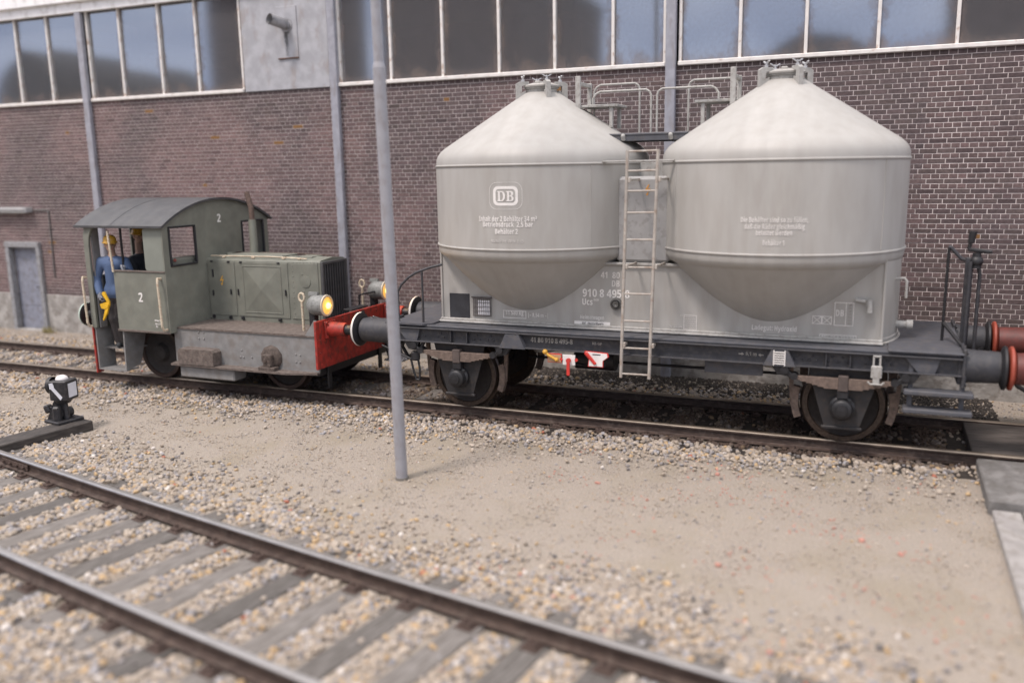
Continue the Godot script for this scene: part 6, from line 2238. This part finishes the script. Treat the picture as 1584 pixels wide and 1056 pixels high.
# ---------------------------------------------------------------- switch stand with its lantern
func build_switch_stand() -> void:
	var t := thing("switch_stand", V(-7.66, GROUND, 3.24), "black cast-iron point lever with a white-marked lantern on a dark timber", "switch stand")
	var blk := M("cast_black", Color(0.020, 0.020, 0.023), 0.5, 0.0, {"var": 0.3, "scale": 2.0, "dc": Color(0.07, 0.06, 0.055), "da": 0.5, "dscale": 2.5})
	var tim := M("creosote_timber", Color(0.028, 0.024, 0.022), 0.75, 0.0, {"c2": Color(0.07, 0.06, 0.053), "scale": 1.2, "stretch": V(4, 3, 0.5)})
	var a := V(-7.46, 0, 3.06)
	var b := V(-7.72, 0, 4.80)
	var d := (b - a).normalized()
	var bas := Basis(d.cross(Vector3.UP) * -1.0, Vector3.UP, d)
	bas = Basis(Vector3.UP.cross(d), Vector3.UP, d)
	var mid := (a + b) / 2
	var mb := MB.new()
	mb.bev(V(mid.x, -0.13, mid.z), V(0.36, 0.15, (b - a).length()), 0.012, bas)
	part(t, "timber", mb, tim)
	var c := V(-7.66, 0, 3.24)
	var st := MB.new()
	st.bev(V(c.x, -0.035, c.z), V(0.34, 0.045, 0.40), 0.01, bas)
	st.prism(PackedVector2Array([Vector2(-0.20, 0.0), Vector2(0.06, 0.0), Vector2(0.0, 0.26), Vector2(-0.06, 0.30), Vector2(-0.10, 0.24)]), -0.035, 0.035, Transform3D(Basis(Vector3.UP, 0.5), V(c.x - 0.02, -0.015, c.z)))
	st.bev(V(c.x + 0.02, 0.08, c.z + 0.12), V(0.10, 0.22, 0.09), 0.02, Basis(Vector3.UP, 0.4))
	st.cyl(V(c.x + 0.06, -0.02, c.z), V(c.x + 0.04, 0.30, c.z), 0.045, 0.038, 14)
	st.bev(V(c.x - 0.10, 0.12, c.z - 0.02), V(0.07, 0.26, 0.10), 0.015, Basis(Vector3.BACK, 0.12))
	st.cyl(V(c.x - 0.02, 0.06, c.z - 0.14), V(c.x - 0.02, 0.06, c.z + 0.14), 0.07, -1, 14)
	var stand := part(t, "stand", st, blk)
	var lv := MB.new()
	lv.tube([V(c.x - 0.02, 0.06, c.z - 0.05), V(c.x - 0.16, 0.13, c.z - 0.02), V(c.x - 0.27, 0.11, c.z)], 0.02, 8)
	lv.bev(V(c.x - 0.29, 0.10, c.z), V(0.10, 0.12, 0.10), 0.02, Basis(Vector3.BACK, 0.4))
	part(t, "weight_lever", lv, blk)
	# lantern turned a little so that two faces show
	var L := V(c.x + 0.03, 0.41, c.z - 0.02)
	var lb := Basis(Vector3.UP, deg_to_rad(14.0))
	var bx := MB.new()
	bx.bev(L, V(0.27, 0.28, 0.27), 0.012, lb)
	var box := part(t, "lantern", bx, blk)
	var cap := MB.new()
	var cp := []
	for k in 9:
		var an := PI / 2 * k / 8
		cp.append(Vector2(cos(an) * 0.085 if k < 8 else 0.0, sin(an) * 0.06))
	cap.lathe(Transform3D(lb, L + V(-0.035, 0.14, -0.02)), cp, 24, 0, TAU, -1.0)
	part(box, "white_cap", cap, M("cap_white", Color(0.66, 0.63, 0.62), 0.5, 0.0, {"var": 0.05}))
	var lens := MB.new()
	lens.lathe(Transform3D(lb * Basis(Vector3.BACK, PI / 2), L + lb * V(-0.135, 0.06, 0.02)), [Vector2(0.12, 0.0), Vector2(0.12, 0.05), Vector2(0.10, 0.06), Vector2(0.0, 0.05)], 24)
	part(box, "lens_hood", lens, blk)
	var wh := M("signal_white", Color(0.60, 0.61, 0.65), 0.4, 0.0, {"var": 0.04})
	# arrow face looking towards the camera's left, plain face to its right
	var ar := MB.new()
	ar.prism(PackedVector2Array([Vector2(-0.145, 0.115), Vector2(-0.075, 0.125), Vector2(-0.055, 0.075), Vector2(-0.055, 0.05), Vector2(0.085, -0.09), Vector2(0.045, -0.135), Vector2(-0.105, 0.02), Vector2(-0.14, 0.035)]), 0.0, 0.004, Transform3D(lb * Basis.from_scale(V(0.82, 0.95, 1)), L + lb * V(0, 0, 0.136)))
	part(box, "arrow_glass", ar, wh)
	var sq := MB.new()
	sq.prism(PackedVector2Array([Vector2(-0.09, -0.10), Vector2(0.09, -0.10), Vector2(0.09, 0.10), Vector2(-0.09, 0.10)]), 0.0, 0.004, Transform3D(lb * Basis(V(0, 0, -1), V(0, 1, 0), V(1, 0, 0)), L + lb * V(0.136, 0, 0)))
	part(box, "square_glass", sq, wh)
	var ft := MB.new()
	ft.cyl(V(c.x + 0.03, 0.22, c.z), V(c.x + 0.03, 0.275, c.z), 0.09, 0.13, 16)
	part(box, "lantern_foot", ft, blk)

# ---------------------------------------------------------------- a dry tuft by the door
func build_tuft() -> void:
	var mb := MB.new()
	mb.use_c = true
	for i in 170:
		var p := V(-14.86 + rng.randfn() * 0.09, GROUND, -2.56 + rng.randf_range(-0.06, 0.10))
		var h := rng.randf_range(0.05, 0.20)
		var tip := p + V(rng.randf_range(-0.09, 0.09), h, rng.randf_range(-0.02, 0.09))
		var w := V(rng.randf_range(-1, 1), 0, rng.randf_range(-1, 1)).normalized() * 0.006
		mb.col = Color(0.30, 0.27, 0.12).lerp(Color(0.42, 0.36, 0.20), rng.randf())
		var nn := w.cross(tip - p).normalized()
		mb.tri(p - w, p + w, tip, nn, nn, nn)
	var m := StandardMaterial3D.new()
	m.resource_name = "dry_grass"
	m.vertex_color_use_as_albedo = true
	m.roughness = 0.9
	var o := part(self, "dry_grass", mb, m)
	o.set_meta("kind", "stuff")
	o.set_meta("label", "small tuft of dry yellow grass beside the steel door")

# ---------------------------------------------------------------- ballast and pebbles
func stone_mesh(sd: int, mat: Material, flat: float) -> ArrayMesh:
	var r := RandomNumberGenerator.new()
	r.seed = sd
	var sp := SphereMesh.new()
	sp.radius = 0.5
	sp.height = 1.0
	sp.radial_segments = 6
	sp.rings = 4
	var ar := sp.get_mesh_arrays()
	var pv: PackedVector3Array = ar[Mesh.ARRAY_VERTEX]
	var ids: PackedInt32Array = ar[Mesh.ARRAY_INDEX]
	# cut the ball by random planes: a broken stone
	var planes := []
	for k in 9:
		planes.append([V(r.randfn(), r.randfn(), r.randfn()).normalized(), r.randf_range(0.24, 0.42)])
	for i in pv.size():
		var p := pv[i]
		for q in planes:
			var dd: float = p.dot(q[0]) - q[1]
			if dd > 0:
				p -= q[0] * dd
		p.y *= flat
		pv[i] = p
	var mb := MB.new()
	for q in ids.size() / 3:
		var A := pv[ids[q * 3]]; var B := pv[ids[q * 3 + 1]]; var C := pv[ids[q * 3 + 2]]
		var nn := (C - A).cross(B - A)
		if nn.length() < 1e-6:
			continue
		nn = nn.normalized()
		if nn.dot(A + B + C) < 0:
			nn = -nn
		# part-smooth normals keep the chips from looking faceted
		mb.tri(A, C, B, (nn * 2.2 + A.normalized()).normalized(), (nn * 2.2 + C.normalized()).normalized(), (nn * 2.2 + B.normalized()).normalized())
	return mb.mesh(mat)

func stone_colour(dirty: float) -> Color:
	var k := rng.randf()
	var c: Color
	if k < 0.42:
		c = Color(0.335, 0.282, 0.225)
	elif k < 0.60:
		c = Color(0.40, 0.345, 0.285)
	elif k < 0.70:
		c = Color(0.42, 0.30, 0.17)
	elif k < 0.85:
		c = Color(0.245, 0.225, 0.215)
	elif k < 0.94:
		c = Color(0.29, 0.28, 0.285)
	elif k < 0.965:
		c = Color(0.52, 0.48, 0.44)
	elif k < 0.996:
		c = Color(0.12, 0.11, 0.105)
	else:
		c = Color(0.36, 0.13, 0.08)
	var t := rng.randf_range(0.86, 1.10)
	c = Color(c.r * t, c.g * t, c.b * t)
	return c.lerp(Color(0.05, 0.031, 0.022), dirty)  # dark mix for grime and for the shade painted beneath the vehicles

func scatter(called: String, list: Array, flat := 0.75) -> void:
	# list: [position, size, colour]; four stone shapes, one object
	var mat := StandardMaterial3D.new()
	mat.resource_name = "stone"
	mat.vertex_color_use_as_albedo = true
	mat.roughness = 0.85
	var root := Node3D.new()
	root.name = called
	root.set_meta("kind", "stuff")
	add_child(root)
	for k in 4:
		var mm := MultiMesh.new()
		mm.transform_format = MultiMesh.TRANSFORM_3D
		mm.use_colors = true
		mm.mesh = stone_mesh(77 + k * 13, mat, flat)
		var mine := []
		for i in range(k, list.size(), 4):
			mine.append(list[i])
		mm.instance_count = mine.size()
		for i in mine.size():
			var q: Array = mine[i]
			var b := Basis.from_euler(V(rng.randf_range(-0.6, 0.6), rng.randf() * TAU, rng.randf_range(-0.6, 0.6)))
			b = b.scaled_local(V(q[1] * rng.randf_range(0.85, 1.3), q[1], q[1] * rng.randf_range(0.8, 1.1)))
			mm.set_instance_transform(i, Transform3D(b, q[0]))
			mm.set_instance_color(i, q[2])
		var o := MultiMeshInstance3D.new()
		o.name = called + "_stones"
		o.multimesh = mm
		o.set_meta("kind", "stuff")
		root.add_child(o, true)

func build_ballast() -> void:
	var f := FastNoiseLite.new()
	f.seed = 5
	f.frequency = 0.7
	f.fractal_octaves = 3
	# first track
	var l1 := []
	for i in 62000:
		var x := rng.randf_range(-19.0, 4.15)
		var z := rng.randf_range(-2.0, 2.3)
		if absf(absf(z) - 0.7525) < 0.085:
			continue
		var edge := 1.52 + f.get_noise_2d(x, 0.0) * 0.45
		if x > 2.2:
			edge -= (x - 2.2) * 0.28
		var p := 1.0
		if z > edge:
			p = exp(-(z - edge) * 3.4) * 0.6
		if z < -1.5:
			p = exp((z + 1.5) * 3.0) * 0.8
		# most sleepers show between the rails, fewer outside them
		var ph := fposmod(x + 18.7 + 0.125, 0.63)
		var ons := ph < 0.26 and absf(z) < 1.25
		if ons and rng.randf() < (0.93 if absf(z) < 0.7 else 0.55):
			continue
		if rng.randf() > p:
			continue
		var sz := rng.randf_range(0.042, 0.09) * (1.0 if z < edge else 0.75)
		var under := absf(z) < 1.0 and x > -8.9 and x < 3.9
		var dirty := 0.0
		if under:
			dirty = clampf(0.62 + 0.45 * f.get_noise_2d(x * 2.0, z * 2.0) + rng.randf_range(-0.15, 0.15) + (0.28 if x > -2.9 else 0.0), 0.0, 0.98)  # brake dust and rust, plus shade beneath the vehicles put into the colour
		elif absf(z) < 1.3:
			dirty = rng.randf_range(0.0, 0.18)
		var y := ground_height(x, z) + rng.randf_range(0.0, 0.030) + (0.012 if ons else 0.0)
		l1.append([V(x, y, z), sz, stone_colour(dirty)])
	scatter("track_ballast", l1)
	# curving track
	var l2 := []
	for i in 70000:
		var x := rng.randf_range(-9.8, 4.6)
		var off := rng.randf_range(-2.3, 2.6)
		var c := curve2(x)
		var d := (curve2(x + 0.1) - curve2(x - 0.1)).normalized()
		var p3 := c + V(-d.z, 0, d.x) * off
		if absf(absf(off) - 0.742) < 0.085:
			continue
		if p3.z > 10.2:
			continue
		var edge := 1.50 + f.get_noise_2d(x, 40.0) * 0.45
		var p := 1.0
		if off < -edge:
			p = exp((off + edge) * 3.2) * 0.7
		var ph := 1e9
		for s in sleepers2:
			var q: float = absf((p3 - s[0]).dot(s[1]))
			if q < ph:
				ph = q
		var ons := ph < 0.158 and absf(off) < 1.26
		if ons and rng.randf() < (0.996 if absf(off) < 1.05 else 0.88):
			continue
		if rng.randf() > p:
			continue
		if p3.x > 4.0 and p3.z < 6.9:
			continue
		var sz := rng.randf_range(0.042, 0.09) * (1.0 if absf(off) < edge else 0.8)
		var y := ground_height(p3.x, p3.z) + rng.randf_range(-0.014, 0.022) + (0.012 if ons else 0.0)
		l2.append([V(p3.x, y, p3.z), sz, stone_colour(rng.randf_range(0.0, 0.12))])
	scatter("track_ballast_curve", l2)
	# loose grit and pebbles on the sand
	var l3 := []
	for i in 60000:
		var x := rng.randf_range(-12.0, 4.4)
		var z := rng.randf_range(1.3, 6.6)
		var c := curve2(x)
		if z > c.z - 1.2:
			continue
		var k := rng.randf()
		var sz := rng.randf_range(0.009, 0.020) if k < 0.945 else rng.randf_range(0.02, 0.05)
		var col := stone_colour(0.0)
		if x > -0.5 and f.get_noise_2d(x * 0.8 + 9.0, z) > 0.12 and rng.randf() < 0.10:
			col = Color(0.48, 0.17, 0.12)
			sz *= 1.6
		col = col.lerp(Color(0.32, 0.28, 0.24), 0.35)
		l3.append([V(x, ground_height(x, z) + sz * 0.15 + f.get_noise_2d(x, z) * 0.0, z), sz, col])
	for i in 5000:
		var x := rng.randf_range(-18.0, 6.0)
		var z := rng.randf_range(-2.6, -1.6)
		l3.append([V(x, ground_height(x, z) + 0.004, z), rng.randf_range(0.012, 0.04), stone_colour(0.1)])
	# dark soil grit behind and below the wagon, its shade put into the colour
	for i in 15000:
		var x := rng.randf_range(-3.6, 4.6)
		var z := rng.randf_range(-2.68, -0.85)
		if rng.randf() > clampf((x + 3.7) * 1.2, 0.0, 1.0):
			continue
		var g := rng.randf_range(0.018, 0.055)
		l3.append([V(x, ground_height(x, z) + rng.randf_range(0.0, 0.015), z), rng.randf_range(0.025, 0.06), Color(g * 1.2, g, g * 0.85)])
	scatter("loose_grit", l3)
